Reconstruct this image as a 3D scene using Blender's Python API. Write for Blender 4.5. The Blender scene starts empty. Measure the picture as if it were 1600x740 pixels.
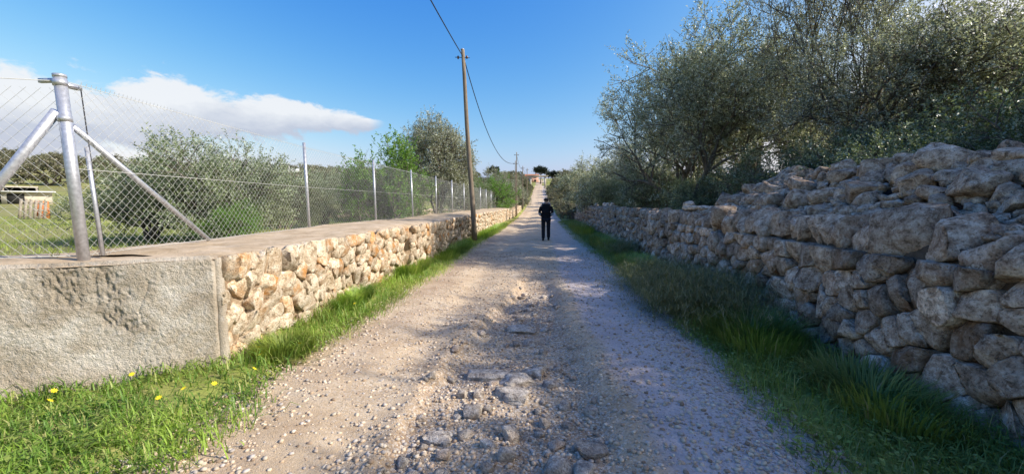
import bpy, bmesh, math, random
import numpy as np
from mathutils import Vector, Matrix

# ------------------------------------------------------------------ camera, sky, sun, exposure
S = bpy.context.scene
COL = S.collection
cam_d = bpy.data.cameras.new('camera')
cam = bpy.data.objects.new('camera', cam_d); COL.objects.link(cam)
cam_d.sensor_fit = 'HORIZONTAL'; cam_d.sensor_width = 36.0
cam_d.lens = 36.0 * 620 / 1600
cam_d.clip_start = 0.05; cam_d.clip_end = 6000
EYE = 1.55
YAW = math.atan(45 / 620); PITCH = math.atan(53 / 620)
cam.location = (0, 0, EYE)
cam.rotation_euler = (math.pi / 2 - PITCH, 0, YAW)
S.camera = cam

SUN_EL = math.radians(35); SUN_AZ = math.radians(96)      # azimuth clockwise from +Y
sx, sy = math.sin(SUN_AZ), math.cos(SUN_AZ)
W = bpy.data.worlds.new('World'); S.world = W; W.use_nodes = True
wt = W.node_tree; wt.nodes.clear()
def wn(t, **k):
    n = wt.nodes.new(t)
    for a, b in k.items(): setattr(n, a, b)
    return n
def wmath(op, a, b=None, c=None, clamp=False):
    n = wn('ShaderNodeMath', operation=op); n.use_clamp = clamp
    for i, v in enumerate((a, b, c)):
        if v is None: continue
        if isinstance(v, (int, float)): n.inputs[i].default_value = v
        else: wt.links.new(v, n.inputs[i])
    return n.outputs[0]
def wrange(v, a, b, c=0.0, d=1.0, smooth=True):
    n = wn('ShaderNodeMapRange'); n.interpolation_type = 'SMOOTHSTEP' if smooth else 'LINEAR'
    wt.links.new(v, n.inputs[0])
    for i, q in enumerate((a, b, c, d)): n.inputs[i + 1].default_value = q
    return n.outputs[0]
sky = wn('ShaderNodeTexSky', sky_type='NISHITA'); sky.sun_disc = False
sky.sun_elevation = SUN_EL; sky.sun_rotation = SUN_AZ
sky.altitude = 50; sky.air_density = 1.0; sky.dust_density = 2.5; sky.ozone_density = 3.0
bg = wn('ShaderNodeBackground'); bg.inputs[1].default_value = 0.15
out = wn('ShaderNodeOutputWorld')
# bank of cumulus low in the sky to the left, thinning out to the right
tc = wn('ShaderNodeTexCoord'); sep = wn('ShaderNodeSeparateXYZ')
wt.links.new(tc.outputs['Generated'], sep.inputs[0])
az = wmath('ARCTAN2', sep.outputs[0], sep.outputs[1]); el = wmath('ARCSINE', sep.outputs[2])
cmb = wn('ShaderNodeCombineXYZ')
wt.links.new(az, cmb.inputs[0]); wt.links.new(wmath('MULTIPLY', el, 1.9), cmb.inputs[1])
no = wn('ShaderNodeTexNoise'); no.inputs['Scale'].default_value = 11.0; no.inputs['Detail'].default_value = 10; no.inputs['Roughness'].default_value = 0.62
no.inputs['Distortion'].default_value = .25
wt.links.new(cmb.outputs[0], no.inputs['Vector'])
cv = wn('ShaderNodeValToRGB'); ce = cv.color_ramp.elements     # azimuth -> centre and half height of the bank
pts_ = [(-2.2, .15, .004), (-1.6, .15, .06), (-.985, .138, .066), (-.84, .150, .062), (-.70, .172, .050), (-.587, .176, .036), (-.44, .182, .020), (-.36, .184, .000)]
while len(ce) < len(pts_): ce.new(.5)
for e_, (a_, c_, h_) in zip(ce, pts_): e_.position = (a_ + 2.2) / 2.2; e_.color = (c_, h_, 0, 1)
wt.links.new(wmath('DIVIDE', wmath('ADD', az, 2.2), 2.2), cv.inputs[0])
sc2 = wn('ShaderNodeSeparateColor'); wt.links.new(cv.outputs[0], sc2.inputs[0])
rel = wmath('DIVIDE', wmath('SUBTRACT', el, sc2.outputs[0]), wmath('MAXIMUM', sc2.outputs[1], .0005))
dens = wmath('ADD', wmath('SUBTRACT', 1.0, wmath('ABSOLUTE', rel)), wmath('MULTIPLY', wmath('SUBTRACT', no.outputs[0], .5), 3.3))
cov = wmath('MULTIPLY', wmath('MULTIPLY', wrange(dens, -.25, .28), wrange(wmath('ABSOLUTE', rel), 2.2, 1.3)), wrange(sc2.outputs[1], .003, .014))
shade = wmath('ADD', wmath('MULTIPLY', rel, .45), wmath('MULTIPLY', no.outputs[0], 1.1))  # sunlit tops and grey undersides painted into the cloud colour
cr = wn('ShaderNodeValToRGB')
cr.color_ramp.elements[0].position = 0.25; cr.color_ramp.elements[0].color = (1.85, 2.0, 2.4, 1)
cr.color_ramp.elements[1].position = 0.80; cr.color_ramp.elements[1].color = (3.0, 3.05, 3.15, 1)
wt.links.new(shade, cr.inputs[0])
mx = wn('ShaderNodeMix', data_type='RGBA')
wt.links.new(wmath('MULTIPLY', cov, 0.92), mx.inputs[0])
sks = wn('ShaderNodeSeparateColor'); wt.links.new(sky.outputs[0], sks.inputs[0]); skc = wn('ShaderNodeCombineColor')
for i_, (p_, g_) in enumerate(((2.4, .22), (1.3, .503), (.4, 1.735))):       # film-like colour response of the clear sky
    v_ = wmath('MINIMUM', wmath('MULTIPLY', wmath('POWER', sks.outputs[i_], p_), g_), 4.0)
    if i_ == 0: red_ = v_
    else: wt.links.new(v_, skc.inputs[i_])
    if i_ == 1: wt.links.new(wmath('MINIMUM', red_, v_), skc.inputs[0])
wt.links.new(skc.outputs[0], mx.inputs[6]); wt.links.new(cr.outputs[0], mx.inputs[7])
wt.links.new(mx.outputs[2], bg.inputs[0]); wt.links.new(bg.outputs[0], out.inputs[0])

sl = bpy.data.lights.new('sun', 'SUN'); sl.energy = 3.55; sl.angle = math.radians(0.5); sl.color = (1.0, 0.93, 0.82)
sun = bpy.data.objects.new('sun', sl); COL.objects.link(sun)
sd = Vector((sx * math.cos(SUN_EL), sy * math.cos(SUN_EL), math.sin(SUN_EL)))
sun.rotation_euler = sd.to_track_quat('Z', 'Y').to_euler(); sun.location = sd * 50
S.view_settings.view_transform = 'Standard'; S.view_settings.look = 'None'
S.view_settings.exposure = 1.0; S.view_settings.gamma = 1.0

# ------------------------------------------------------------------ helpers
rng = np.random.default_rng(7); random.seed(7)

def tag(o, label=None, cat=None, group=None, kind=None):
    if label: o['label'] = label
    if cat: o['category'] = cat
    if group: o['group'] = group
    if kind: o['kind'] = kind
    return o
def empty(name, loc=(0, 0, 0), rz=0.0, **k):
    o = bpy.data.objects.new(name, None); o.empty_display_size = .2
    COL.objects.link(o); o.location = loc; o.rotation_euler = (0, 0, rz)
    return tag(o, **k)
def mesh_np(name, V, F, tint=None, smooth=False):
    V = np.asarray(V, np.float32); F = np.asarray(F, np.int32)
    me = bpy.data.meshes.new(name)
    me.vertices.add(len(V)); me.vertices.foreach_set('co', V.ravel())
    n, k = F.shape
    me.loops.add(n * k); me.loops.foreach_set('vertex_index', F.ravel())
    me.polygons.add(n); me.polygons.foreach_set('loop_start', np.arange(0, n * k, k, dtype=np.int32))
    if smooth: me.polygons.foreach_set('use_smooth', np.ones(n, bool))
    me.update(calc_edges=True)
    if tint is not None:
        t = np.asarray(tint, np.float32)
        if t.ndim == 1: t = np.tile(t, (len(V), 1))
        if t.shape[1] == 3: t = np.hstack([t, np.ones((len(t), 1), np.float32)])
        a = me.attributes.new('tint', 'FLOAT_COLOR', 'POINT'); a.data.foreach_set('color', t.ravel())
    return me
def link(name, me, mat, parent=None, loc=None):
    o = bpy.data.objects.new(name, me); COL.objects.link(o)
    if mat and not me.materials: me.materials.append(mat)
    if parent: o.parent = parent
    if loc is not None: o.location = loc
    return o
class MB:
    """collects pieces with equal polygon size (quads or tris kept apart as lists)"""
    def __init__(s): s.V = []; s.F = []; s.T = []; s.n = 0
    def add(s, V, F, tint=(.5, .5, .5)):
        V = np.asarray(V, float); F = np.asarray(F)
        s.V.append(V); s.F.append(F + s.n); s.n += len(V)
        t = np.asarray(tint, float)
        s.T.append(np.tile(t, (len(V), 1)) if t.ndim == 1 else t)
    def tris(s):
        out = []
        for F in s.F:
            if F.shape[1] == 4: out.append(F[:, [0, 1, 2]]); out.append(F[:, [0, 2, 3]])
            else: out.append(F)
        return np.vstack(out)
    def build(s, name, mat, parent=None, smooth=False):
        same = len({F.shape[1] for F in s.F}) == 1
        me = mesh_np(name, np.vstack(s.V), np.vstack(s.F) if same else s.tris(), np.vstack(s.T), smooth)
        return link(name, me, mat, parent)
# value noise
def _h(i, j, k, seed):
    n = (i * 374761393 + j * 668265263 + k * 2147483647 + seed * 1274126177) & 0xffffffff
    n = ((n ^ (n >> 13)) * 1274126177) & 0xffffffff
    n = n ^ (n >> 16)
    return (n & 0xffff) / 65535.0
def vnoise(P, scale=1.0, seed=0):
    P = np.asarray(P, float) * scale
    I = np.floor(P).astype(np.int64); f = P - I; f = f * f * (3 - 2 * f)
    r = 0
    for a in (0, 1):
        for b in (0, 1):
            for c in (0, 1):
                w = (f[:, 0] if a else 1 - f[:, 0]) * (f[:, 1] if b else 1 - f[:, 1]) * (f[:, 2] if c else 1 - f[:, 2])
                r = r + w * _h(I[:, 0] + a, I[:, 1] + b, I[:, 2] + c, seed)
    return r
def fbm(P, scale, seed=0, oct=4):
    r = 0; a = .5
    for o in range(oct): r = r + a * (vnoise(P, scale * 2 ** o, seed + o) - .5); a *= .5
    return r * 2
def n2(x, y, scale, seed=0, oct=3):
    x, y = np.broadcast_arrays(np.asarray(x, float), np.asarray(y, float))
    P = np.stack([x.ravel(), y.ravel(), np.zeros(x.size) + .37], 1)
    return fbm(P, scale, seed, oct).reshape(x.shape)
def sm(a, b, x):
    t = np.clip((np.asarray(x, float) - a) / (b - a), 0, 1); return t * t * (3 - 2 * t)
def box(c, s, rot=None):
    V = np.array([[x, y, z] for x in (-.5, .5) for y in (-.5, .5) for z in (-.5, .5)]) * np.array(s)
    if rot is not None: V = V @ np.array(rot.to_3x3() if hasattr(rot, 'to_3x3') else rot).T
    F = np.array([[0, 1, 3, 2], [4, 6, 7, 5], [0, 4, 5, 1], [2, 3, 7, 6], [0, 2, 6, 4], [1, 5, 7, 3]])
    return V + np.array(c), F
def tube(pts, rad, n=8, caps=True):
    pts = np.asarray(pts, float); m = len(pts)
    rad = np.broadcast_to(np.asarray(rad, float), (m,))
    t = np.gradient(pts, axis=0); t /= np.linalg.norm(t, axis=1)[:, None] + 1e-9
    ref = np.array([0, 0, 1.]) if abs(t[0, 2]) < .9 else np.array([1., 0, 0])
    V = []
    for i in range(m):
        a = np.cross(t[i], ref); a /= np.linalg.norm(a) + 1e-9; b = np.cross(t[i], a); ref = np.cross(a, t[i])
        th = np.arange(n) * 2 * math.pi / n
        V.append(pts[i] + rad[i] * (np.cos(th)[:, None] * a + np.sin(th)[:, None] * b))
    V = np.vstack(V); F = []
    for i in range(m - 1):
        for j in range(n):
            k = (j + 1) % n
            F.append([i * n + j, i * n + k, (i + 1) * n + k, (i + 1) * n + j])
    if caps:
        V = np.vstack([V, pts[0], pts[-1]])
        for j in range(n):
            k = (j + 1) % n
            F.append([m * n, k, j, j]); F.append([m * n + 1, (m - 1) * n + j, (m - 1) * n + k, (m - 1) * n + k])
    F = np.array(F)
    q = F[:, 2] != F[:, 3]
    T = np.vstack([F[q][:, [0, 1, 2]], F[q][:, [0, 2, 3]], F[~q][:, :3]])
    return V, T

# ------------------------------------------------------------------ materials
def material(name, rough=.8, spec=.3):
    m = bpy.data.materials.new(name); m.use_nodes = True
    nt = m.node_tree; b = nt.nodes['Principled BSDF']
    b.inputs['Roughness'].default_value = rough; b.inputs['Specular IOR Level'].default_value = spec
    return m, nt, b
class NT:
    def __init__(s, nt): s.nt = nt
    def n(s, t, **k):
        n = s.nt.nodes.new(t)
        for a, b in k.items(): setattr(n, a, b)
        return n
    def l(s, a, b): s.nt.links.new(a, b)
    def coord(s, kind='Object'):
        return s.n('ShaderNodeTexCoord').outputs[kind]
    def pos(s): return s.n('ShaderNodeNewGeometry').outputs['Position']
    def noise(s, v, scale, detail=4, rough=.55, dist=0):
        n = s.n('ShaderNodeTexNoise'); n.inputs['Scale'].default_value = scale; n.inputs['Detail'].default_value = detail
        n.inputs['Roughness'].default_value = rough; n.inputs['Distortion'].default_value = dist
        s.l(v, n.inputs['Vector']); return n.outputs[0]
    def voro(s, v, scale, feature='F1', out=0, rnd=1.0):
        n = s.n('ShaderNodeTexVoronoi', feature=feature); n.inputs['Scale'].default_value = scale
        n.inputs['Randomness'].default_value = rnd
        s.l(v, n.inputs['Vector']); return n.outputs[out]
    def ramp(s, v, stops):
        r = s.n('ShaderNodeValToRGB'); e = r.color_ramp.elements
        while len(e) < len(stops): e.new(.5)
        for i, (p, c) in enumerate(stops):
            e[i].position = p; e[i].color = (*c, 1) if len(c) == 3 else c
        s.l(v, r.inputs[0]); return r.outputs[0]
    def mr(s, v, a, b, c=0., d=1.):
        n = s.n('ShaderNodeMapRange'); s.l(v, n.inputs[0])
        for i, q in enumerate((a, b, c, d)): n.inputs[i + 1].default_value = q
        return n.outputs[0]
    def m(s, op, a, b=None):
        n = s.n('ShaderNodeMath', operation=op)
        for i, v in enumerate((a, b)):
            if v is None: continue
            if isinstance(v, (int, float)): n.inputs[i].default_value = v
            else: s.l(v, n.inputs[i])
        return n.outputs[0]
    def mix(s, f, a, b, blend='MIX'):
        n = s.n('ShaderNodeMix', data_type='RGBA', blend_type=blend)
        for i, v in ((0, f), (6, a), (7, b)):
            if isinstance(v, (int, float)): n.inputs[i].default_value = v
            elif isinstance(v, tuple): n.inputs[i].default_value = (*v, 1)
            else: s.l(v, n.inputs[i])
        return n.outputs[2]
    def bump(s, h, strength, dist, nrm=None):
        n = s.n('ShaderNodeBump'); n.inputs['Strength'].default_value = strength; n.inputs['Distance'].default_value = dist
        s.l(h, n.inputs['Height'])
        if nrm is not None: s.l(nrm, n.inputs['Normal'])
        return n.outputs[0]
    def tint(s):
        a = s.n('ShaderNodeAttribute', attribute_name='tint'); q = s.n('ShaderNodeSeparateColor'); s.l(a.outputs['Color'], q.inputs[0])
        return a.outputs['Color'], q.outputs

def rock_mat(name, c_dark, c_mid, c_light, accent, acc_amt=.5, bump=1.0, sc=1.0):
    """tint.r = brightness, tint.g = amount of accent colour"""
    m, nt, b = material(name, .92, .15); q = NT(nt); p = q.pos(); tc, t = q.tint()
    a = q.noise(p, 12 * sc, 8, .72, .3); f = q.noise(p, 60 * sc, 5, .7); big = q.noise(p, 2.7, 3, .5)
    c = q.ramp(a, [(.36, c_dark), (.50, c_mid), (.64, c_light)])
    acc = q.m('MULTIPLY', q.mr(q.noise(p, 5.5, 4, .6), .42, .62), t[1])
    c = q.mix(q.m('MULTIPLY', acc, acc_amt), c, accent)
    pits = q.mr(f, .34, .48, .35, 1.0)
    c = q.mix(1.0, c, q.n('ShaderNodeCombineColor').outputs[0] if False else q.ramp(pits, [(0, (0, 0, 0)), (1, (1, 1, 1))]), 'MULTIPLY')
    lich = q.mr(q.noise(p, 15, 7, .75, .8), .55, .64)
    c = q.mix(q.m('MULTIPLY', lich, .55), c, (c_light[0] * 1.25, c_light[1] * 1.28, c_light[2] * 1.3))
    br = q.m('ADD', q.m('MULTIPLY', t[0], 1.1), .45)
    cc = q.n('ShaderNodeCombineColor'); [q.l(br, cc.inputs[i]) for i in range(3)]
    c = q.mix(1.0, c, cc.outputs[0], 'MULTIPLY')
    q.l(c, b.inputs['Base Color'])
    h = q.m('ADD', q.m('MULTIPLY', a, .9), q.m('MULTIPLY', f, .5))
    n1 = q.bump(h, .9 * bump, .03)
    n2_ = q.bump(q.voro(p, 55 * sc), .45 * bump, .008, n1)
    q.l(n2_, b.inputs['Normal'])
    return m
M = {}
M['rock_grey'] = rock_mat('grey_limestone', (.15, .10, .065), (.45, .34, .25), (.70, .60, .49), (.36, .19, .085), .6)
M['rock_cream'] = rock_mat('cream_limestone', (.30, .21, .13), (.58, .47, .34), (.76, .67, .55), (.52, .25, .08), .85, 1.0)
M['rock_road'] = rock_mat('road_limestone', (.20, .165, .14), (.40, .34, .28), (.58, .52, .45), (.38, .24, .15), .5, 1.0, 1.5)

def simple(name, col, rough=.6, spec=.4, metal=0., noise=.15, sc=20., bump=.2):
    m, nt, b = material(name, rough, spec); q = NT(nt); p = q.coord()
    a = q.noise(p, sc, 5, .6)
    d = tuple(v * (1 - noise * 1.6) for v in col); l = tuple(min(1, v * (1 + noise)) for v in col)
    q.l(q.ramp(a, [(.3, d), (.7, l)]), b.inputs['Base Color']); b.inputs['Metallic'].default_value = metal
    if bump: q.l(q.bump(a, bump, .01), b.inputs['Normal'])
    return m
M['galv'] = simple('galvanised_steel', (.50, .51, .56), .42, .5, .55, .16, 35, .06)
M['wire'] = simple('galvanised_wire', (.52, .52, .50), .5, .5, .15, .1, 10, 0)
M['cable'] = simple('black_cable', (.03, .03, .035), .6, .3)
M['insul'] = simple('brown_ceramic', (.12, .06, .04), .3, .5)
M['white_paint'] = simple('white_paint', (.78, .77, .74), .8, .2, 0, .08, 3)
M['dark'] = simple('dark_interior', (.03, .03, .03), .9, .1)
M['orange'] = simple('rusty_orange_board', (.50, .17, .06), .8, .2, 0, .2, 8)
M['oldwood'] = simple('weathered_wood', (.30, .26, .21), .9, .1, 0, .3, 14)
M['gatestone'] = simple('gate_stone', (.50, .45, .37), .9, .1, 0, .12, 2)
M['pink'] = simple('pink_render', (.55, .33, .25), .9, .1, 0, .1, 1)
M['roof'] = simple('clay_roof', (.40, .18, .10), .9, .1, 0, .2, 6)
M['skin'] = simple('skin', (.45, .28, .2), .6, .3, 0, .05)
M['jacket'] = simple('dark_navy_cloth', (.016, .015, .018), .9, .15, 0, .2, 30)
M['trousers'] = simple('dark_blue_cloth', (.022, .022, .030), .9, .15, 0, .2, 30)
M['sleeve'] = simple('pale_blue_cloth', (.50, .54, .62), .9, .15, 0, .08, 30)
M['hair'] = simple('dark_hair', (.02, .016, .013), .6, .3, 0, .2, 60)
M['shoe'] = simple('black_shoe', (.02, .02, .02), .6, .3)
M['petal'] = simple('yellow_petal', (.80, .62, .02), .6, .3, 0, .05)

# wooden pole: grain along z
m, nt, b = material('old_pole_wood', .85, .15); q = NT(nt)
mp = q.n('ShaderNodeMapping'); mp.inputs['Scale'].default_value = (1, 1, .05); q.l(q.coord(), mp.inputs[0])
a = q.noise(mp.outputs[0], 55, 6, .7)
q.l(q.ramp(a, [(.3, (.10, .075, .055)), (.55, (.24, .19, .14)), (.75, (.38, .32, .25))]), b.inputs['Base Color'])
q.l(q.bump(a, .6, .01), b.inputs['Normal']); M['pole'] = m

# bark
m, nt, b = material('olive_bark', .95, .1); q = NT(nt); p = q.coord()
mp = q.n('ShaderNodeMapping'); mp.inputs['Scale'].default_value = (1, 1, .35); q.l(p, mp.inputs[0])
a = q.noise(mp.outputs[0], 16, 7, .7)
q.l(q.ramp(a, [(.3, (.07, .055, .045)), (.55, (.17, .145, .12)), (.75, (.30, .27, .24))]), b.inputs['Base Color'])
q.l(q.bump(a, .9, .03), b.inputs['Normal']); M['bark'] = m

def leaf_mat(name, c0, c1, silver, trans=.22, rough=.42):
    """tint.r = per-sprig shade, tint.g = per-leaf pale underside plus painted sun glint"""
    m, nt, b = material(name, rough, .45); q = NT(nt); tc, t = q.tint()
    c = q.mix(t[0], c0, c1); c = q.mix(q.m('MULTIPLY', t[1], .8), c, silver)
    oi = q.n('ShaderNodeObjectInfo').outputs['Random']
    hs = q.n('ShaderNodeHueSaturation'); q.l(q.mr(oi, 0, 1, .485, .515), hs.inputs['Hue']); q.l(q.mr(oi, 0, 1, .85, 1.15), hs.inputs['Value']); q.l(c, hs.inputs['Color'])
    c = hs.outputs[0]
    q.l(c, b.inputs['Base Color'])
    tr = q.n('ShaderNodeBsdfTranslucent'); q.l(q.mix(1.0, c, (1.2, 1.25, .75), 'MULTIPLY'), tr.inputs[0])
    ms = q.n('ShaderNodeMixShader'); ms.inputs[0].default_value = trans
    q.l(b.outputs[0], ms.inputs[1]); q.l(tr.outputs[0], ms.inputs[2]); q.l(ms.outputs[0], nt.nodes['Material Output'].inputs[0])
    return m
M['olive'] = leaf_mat('olive_leaves', (.105, .115, .07), (.30, .305, .20), (.68, .70, .65), .36, .36)
M['maquis'] = leaf_mat('evergreen_shrub_leaves', (.045, .068, .030), (.115, .15, .065), (.34, .38, .29), .34, .38)
M['olive_green'] = leaf_mat('green_olive_leaves', (.085, .115, .045), (.24, .28, .13), (.52, .56, .44), .34, .38)
M['bright'] = leaf_mat('fresh_green_leaves', (.08, .17, .02), (.17, .30, .04), (.24, .38, .08), .4, .5)
M['farleaf'] = leaf_mat('far_foliage', (.10, .115, .055), (.21, .21, .115), (.34, .30, .21))
M['pineleaf'] = leaf_mat('pine_needles', (.015, .028, .018), (.03, .045, .028), (.05, .06, .045))
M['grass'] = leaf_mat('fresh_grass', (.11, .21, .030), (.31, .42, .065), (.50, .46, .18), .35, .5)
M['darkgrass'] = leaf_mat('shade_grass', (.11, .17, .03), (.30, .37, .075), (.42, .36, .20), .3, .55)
M['drygrass'] = leaf_mat('dry_brush', (.11, .125, .04), (.23, .24, .095), (.46, .42, .24), .25, .6)
M['fieldgrass'] = leaf_mat('field_grass', (.18, .23, .04), (.38, .42, .09), (.44, .40, .17), .35, .6)

# ground
m, nt, b = material('field_ground', .95, .1); q = NT(nt); p = q.pos()
a = q.noise(p, .35, 6, .6); f = q.noise(p, 9, 6, .7); s3 = q.noise(p, .05, 4, .6)
c = q.ramp(a, [(.3, (.17, .21, .045)), (.5, (.28, .30, .08)), (.7, (.40, .36, .15))])
c = q.mix(q.mr(f, .55, .75), c, (.27, .20, .12)); c = q.mix(q.m('MULTIPLY', q.mr(s3, .45, .6), .5), c, (.20, .17, .10))
q.l(c, b.inputs['Base Color']); q.l(q.bump(f, .8, .05), b.inputs['Normal']); M['ground'] = m

# road: tan compacted earth, gravel between the tracks, paler greyer gravel on the right track with its shade tint painted in
m, nt, b = material('dirt_track', .93, .12); q = NT(nt); p = q.pos(); tc, t = q.tint()
f = q.noise(p, 45, 8, .75); g1 = q.voro(p, 70, out=0); a = q.noise(p, 2.2, 5, .6); gc = q.voro(p, 70, out=1); g2 = q.voro(p, 130, out=0)
tan = q.ramp(a, [(.3, (.44, .315, .20)), (.55, (.59, .45, .30)), (.75, (.68, .55, .395))])
grey = q.ramp(a, [(.3, (.46, .39, .385)), (.6, (.59, .51, .50)), (.8, (.68, .60, .585))])
red = q.ramp(a, [(.3, (.26, .165, .105)), (.7, (.44, .31, .21))])
c = q.mix(t[0], tan, grey); c = q.mix(t[1], c, red)
sp = q.n('ShaderNodeSeparateColor'); q.l(gc, sp.inputs[0])
c = q.mix(q.m('MULTIPLY', q.mr(sp.outputs[0], .5, 1.0), q.m('MULTIPLY', t[2], .8)), c, (.72, .66, .58))
c = q.mix(q.m('MULTIPLY', q.mr(sp.outputs[1], .7, 1.0), q.m('MULTIPLY', t[2], .85)), c, (.20, .15, .12))
c = q.mix(q.mr(f, .40, .30, 0, .6), c, (.20, .145, .10))
q.l(c, b.inputs['Base Color'])
f3 = q.noise(p, 190, 3, .8)
h = q.m('ADD', q.m('MULTIPLY', g1, -.3), q.m('ADD', q.m('MULTIPLY', f, .8), q.m('MULTIPLY', f3, .7)))
n1 = q.bump(h, .8, .014); n2_ = q.bump(g2, -.35, .006) if False else q.bump(q.m('MULTIPLY', g2, -1), .5, .006, n1)
q.l(n2_, b.inputs['Normal']); M['road'] = m

# pebbles
m, nt, b = material('pebbles', .9, .15); q = NT(nt); tc, t = q.tint()
q.l(tc, b.inputs['Base Color']); q.l(q.bump(q.noise(q.pos(), 90, 4, .6), .5, .004), b.inputs['Normal']); M['pebble'] = m

# roughcast render
m, nt, b = material('roughcast_render', .95, .1); q = NT(nt); p = q.pos(); tc, t = q.tint()
f = q.noise(p, 70, 5, .7); g1 = q.voro(p, 95); a = q.noise(p, 2.6, 6, .6, .4); fine = q.noise(p, 12, 6, .65)
c = q.ramp(a, [(.30, (.36, .295, .225)), (.48, (.49, .425, .345)), (.66, (.68, .63, .56))])  # pale end of the blotches paints sunlit patches into the colour
c = q.mix(q.mr(fine, .5, .72, 0, .45), c, (.66, .64, .62))
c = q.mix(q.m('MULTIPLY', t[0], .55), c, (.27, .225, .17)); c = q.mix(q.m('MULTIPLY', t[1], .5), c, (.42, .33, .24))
c = q.mix(q.mr(f, .44, .30, 0, .55), c, (.25, .21, .17))
q.l(c, b.inputs['Base Color'])
n1 = q.bump(q.m('ADD', q.m('MULTIPLY', g1, -.25), q.m('MULTIPLY', f, 1.3)), .9, .016); q.l(n1, b.inputs['Normal']); M['render'] = m

# earth / cement cap and mortar
def earth(name, c0, c1, c2, bs=.7, sc=1):
    m, nt, b = material(name, .95, .1); q = NT(nt); p = q.pos()
    a = q.noise(p, 3.2 * sc, 7, .65, .3); f = q.noise(p, 50, 6, .7)
    c = q.ramp(a, [(.3, c0), (.52, c1), (.72, c2)]); c = q.mix(q.mr(f, .42, .30, 0, .7), c, tuple(v * .45 for v in c0))
    q.l(c, b.inputs['Base Color']); n1 = q.bump(a, .5, .05); q.l(q.bump(f, bs, .012, n1), b.inputs['Normal']); return m
M['cap'] = earth('cement_cap', (.34, .25, .155), (.50, .385, .265), (.60, .49, .365))
M['mortar'] = earth('lime_mortar', (.20, .13, .08), (.36, .26, .17), (.52, .41, .29), .9, 3)
M['core'] = earth('wall_core', (.06, .045, .035), (.11, .085, .065), (.17, .14, .11), .9, 2)
M['heapsoil'] = earth('stony_soil', (.09, .07, .055), (.17, .14, .115), (.27, .23, .20), 1., 3)

# ------------------------------------------------------------------ terrain
def behind_left(x, y):
    """1 on the raised field side of the left wall line"""
    line = 3.0 + (x + 4.2) * .42
    a = sm(-3.75, -4.15, x)
    b = sm(0, .35, y - line - .02)
    return a * b
def rbase(x, y):
    r = np.hypot(x, y); return 9.5 * sm(35, 200, r) + 8.0 * sm(145, 275, r)
def terrain(x, y):
    x = np.asarray(x, float); y = np.asarray(y, float)
    z = rbase(x, y)
    fadeY = 1 - sm(45, 80, y)
    z = z + .40 * behind_left(x, y) * fadeY + .75 * sm(3.15, 3.5, x) * (1 - sm(50, 90, y))
    z = z + .06 * sm(-2.1, -2.9, x) * (1 - sm(-3.4, -3.6, x)) + .10 * sm(1.7, 2.7, x) * (x < 3.4)
    amp = sm(4.5, 9, np.abs(x)) ; z = z + n2(x, y, .12, 3) * .35 * amp * sm(3, 20, np.hypot(x, y))
    z = z + n2(x, y, .018, 9) * 2.2 * sm(70, 200, np.hypot(x, y)) * sm(6, 30, np.abs(x))
    return z
def ch_edges(y):
    L = np.interp(y, [-3, 2.1, 4.0, 5.8, 7.2, 9], [-1.1, -1.02, -1.0, -.70, -.45, -.28]) + .16 * n2(y, 0 * y, 1.1, 21, 5)
    R = np.interp(y, [-3, 2.1, 4.0, 5.8, 7.2, 9], [.45, .42, .30, .20, .14, .1]) + .10 * n2(y, 0 * y, 1.2, 22, 4)
    return L, R
def channel(x, y):
    L, R = ch_edges(y)
    wl = .10 + .30 * np.clip(n2(y, y * 0 + 3.3, .9, 24, 2) + .2, 0, 1)
    d = sm(L - .02, L + wl, x + .10 * n2(x, y, 2.6, 25, 3)) * (1 - sm(R - .10, R + .24, x + .08 * n2(x, y, 2.1, 26, 3))); return d * (1 - sm(6.0, 9.5, y))
def road_z(x, y):
    x = np.asarray(x, float); y = np.asarray(y, float)
    z = rbase(x, y) + .012
    c = channel(x, y); R_ = ch_edges(y)[1]; dep = np.clip(.55 + 1.3 * n2(x * .4, y, .55, 36, 2), .3, 1.15)
    z = z - .27 * c * dep + c * (.085 * n2(x, y, 1.7, 31, 5)) + .02 * n2(x, y, 3.1, 37, 3) * sm(8, 4, y)
    z = z + .016 * n2(x, y, 1.2, 33, 4) + .03 * np.exp(-((x + .35) / .35) ** 2) * sm(9, 14, y)
    z = z + .07 * sm(R_ + .0, R_ + .34, x) * (1 - sm(1.3, 1.7, x)) * sm(9.5, 6.5, y)
    # washed-out pocket and hummock on the left track
    z = z - .05 * np.exp(-((x + 1.15) / .35) ** 2 - ((y - 4.0) / .28) ** 2) + .05 * np.exp(-((x + .95) / .3) ** 2 - ((y - 4.7) / .4) ** 2)
    z = z - .05 * np.exp(-((x + .85) / .5) ** 2 - ((y - 6.4) / .45) ** 2)
    z = z - .055 * np.exp(-((x + 1.25) / .28) ** 2) * (1 - sm(30, 60, y)) - .03 * np.exp(-((x - .85) / .35) ** 2)
    z = z - .25 * sm(-2.35, -2.75, x) - .25 * sm(1.75, 2.2, x)
    return z
def grid_mesh(xs, ys, zf, tf=None):
    X, Y = np.meshgrid(xs, ys); Z = zf(X, Y)
    V = np.stack([X.ravel(), Y.ravel(), Z.ravel()], 1); nx, ny = len(xs), len(ys)
    i = np.arange(ny - 1)[:, None] * nx + np.arange(nx - 1)[None, :]
    F = np.stack([i, i + 1, i + nx + 1, i + nx], -1).reshape(-1, 4)
    return V, F, (tf(X, Y) if tf else None)
def ring(a, b, n, p=2.0): return a + (b - a) * (np.linspace(0, 1, n) ** p)
xs = np.unique(np.round(np.concatenate([-ring(5, 2500, 70, 3.2), ring(5, 2500, 60, 3.2), np.arange(-5, 5.01, .16)]), 3))
ys = np.unique(np.round(np.concatenate([-ring(3, 1500, 25, 3), np.arange(-3, 12, .2), ring(12, 3000, 110, 3.0)]), 3))
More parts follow.
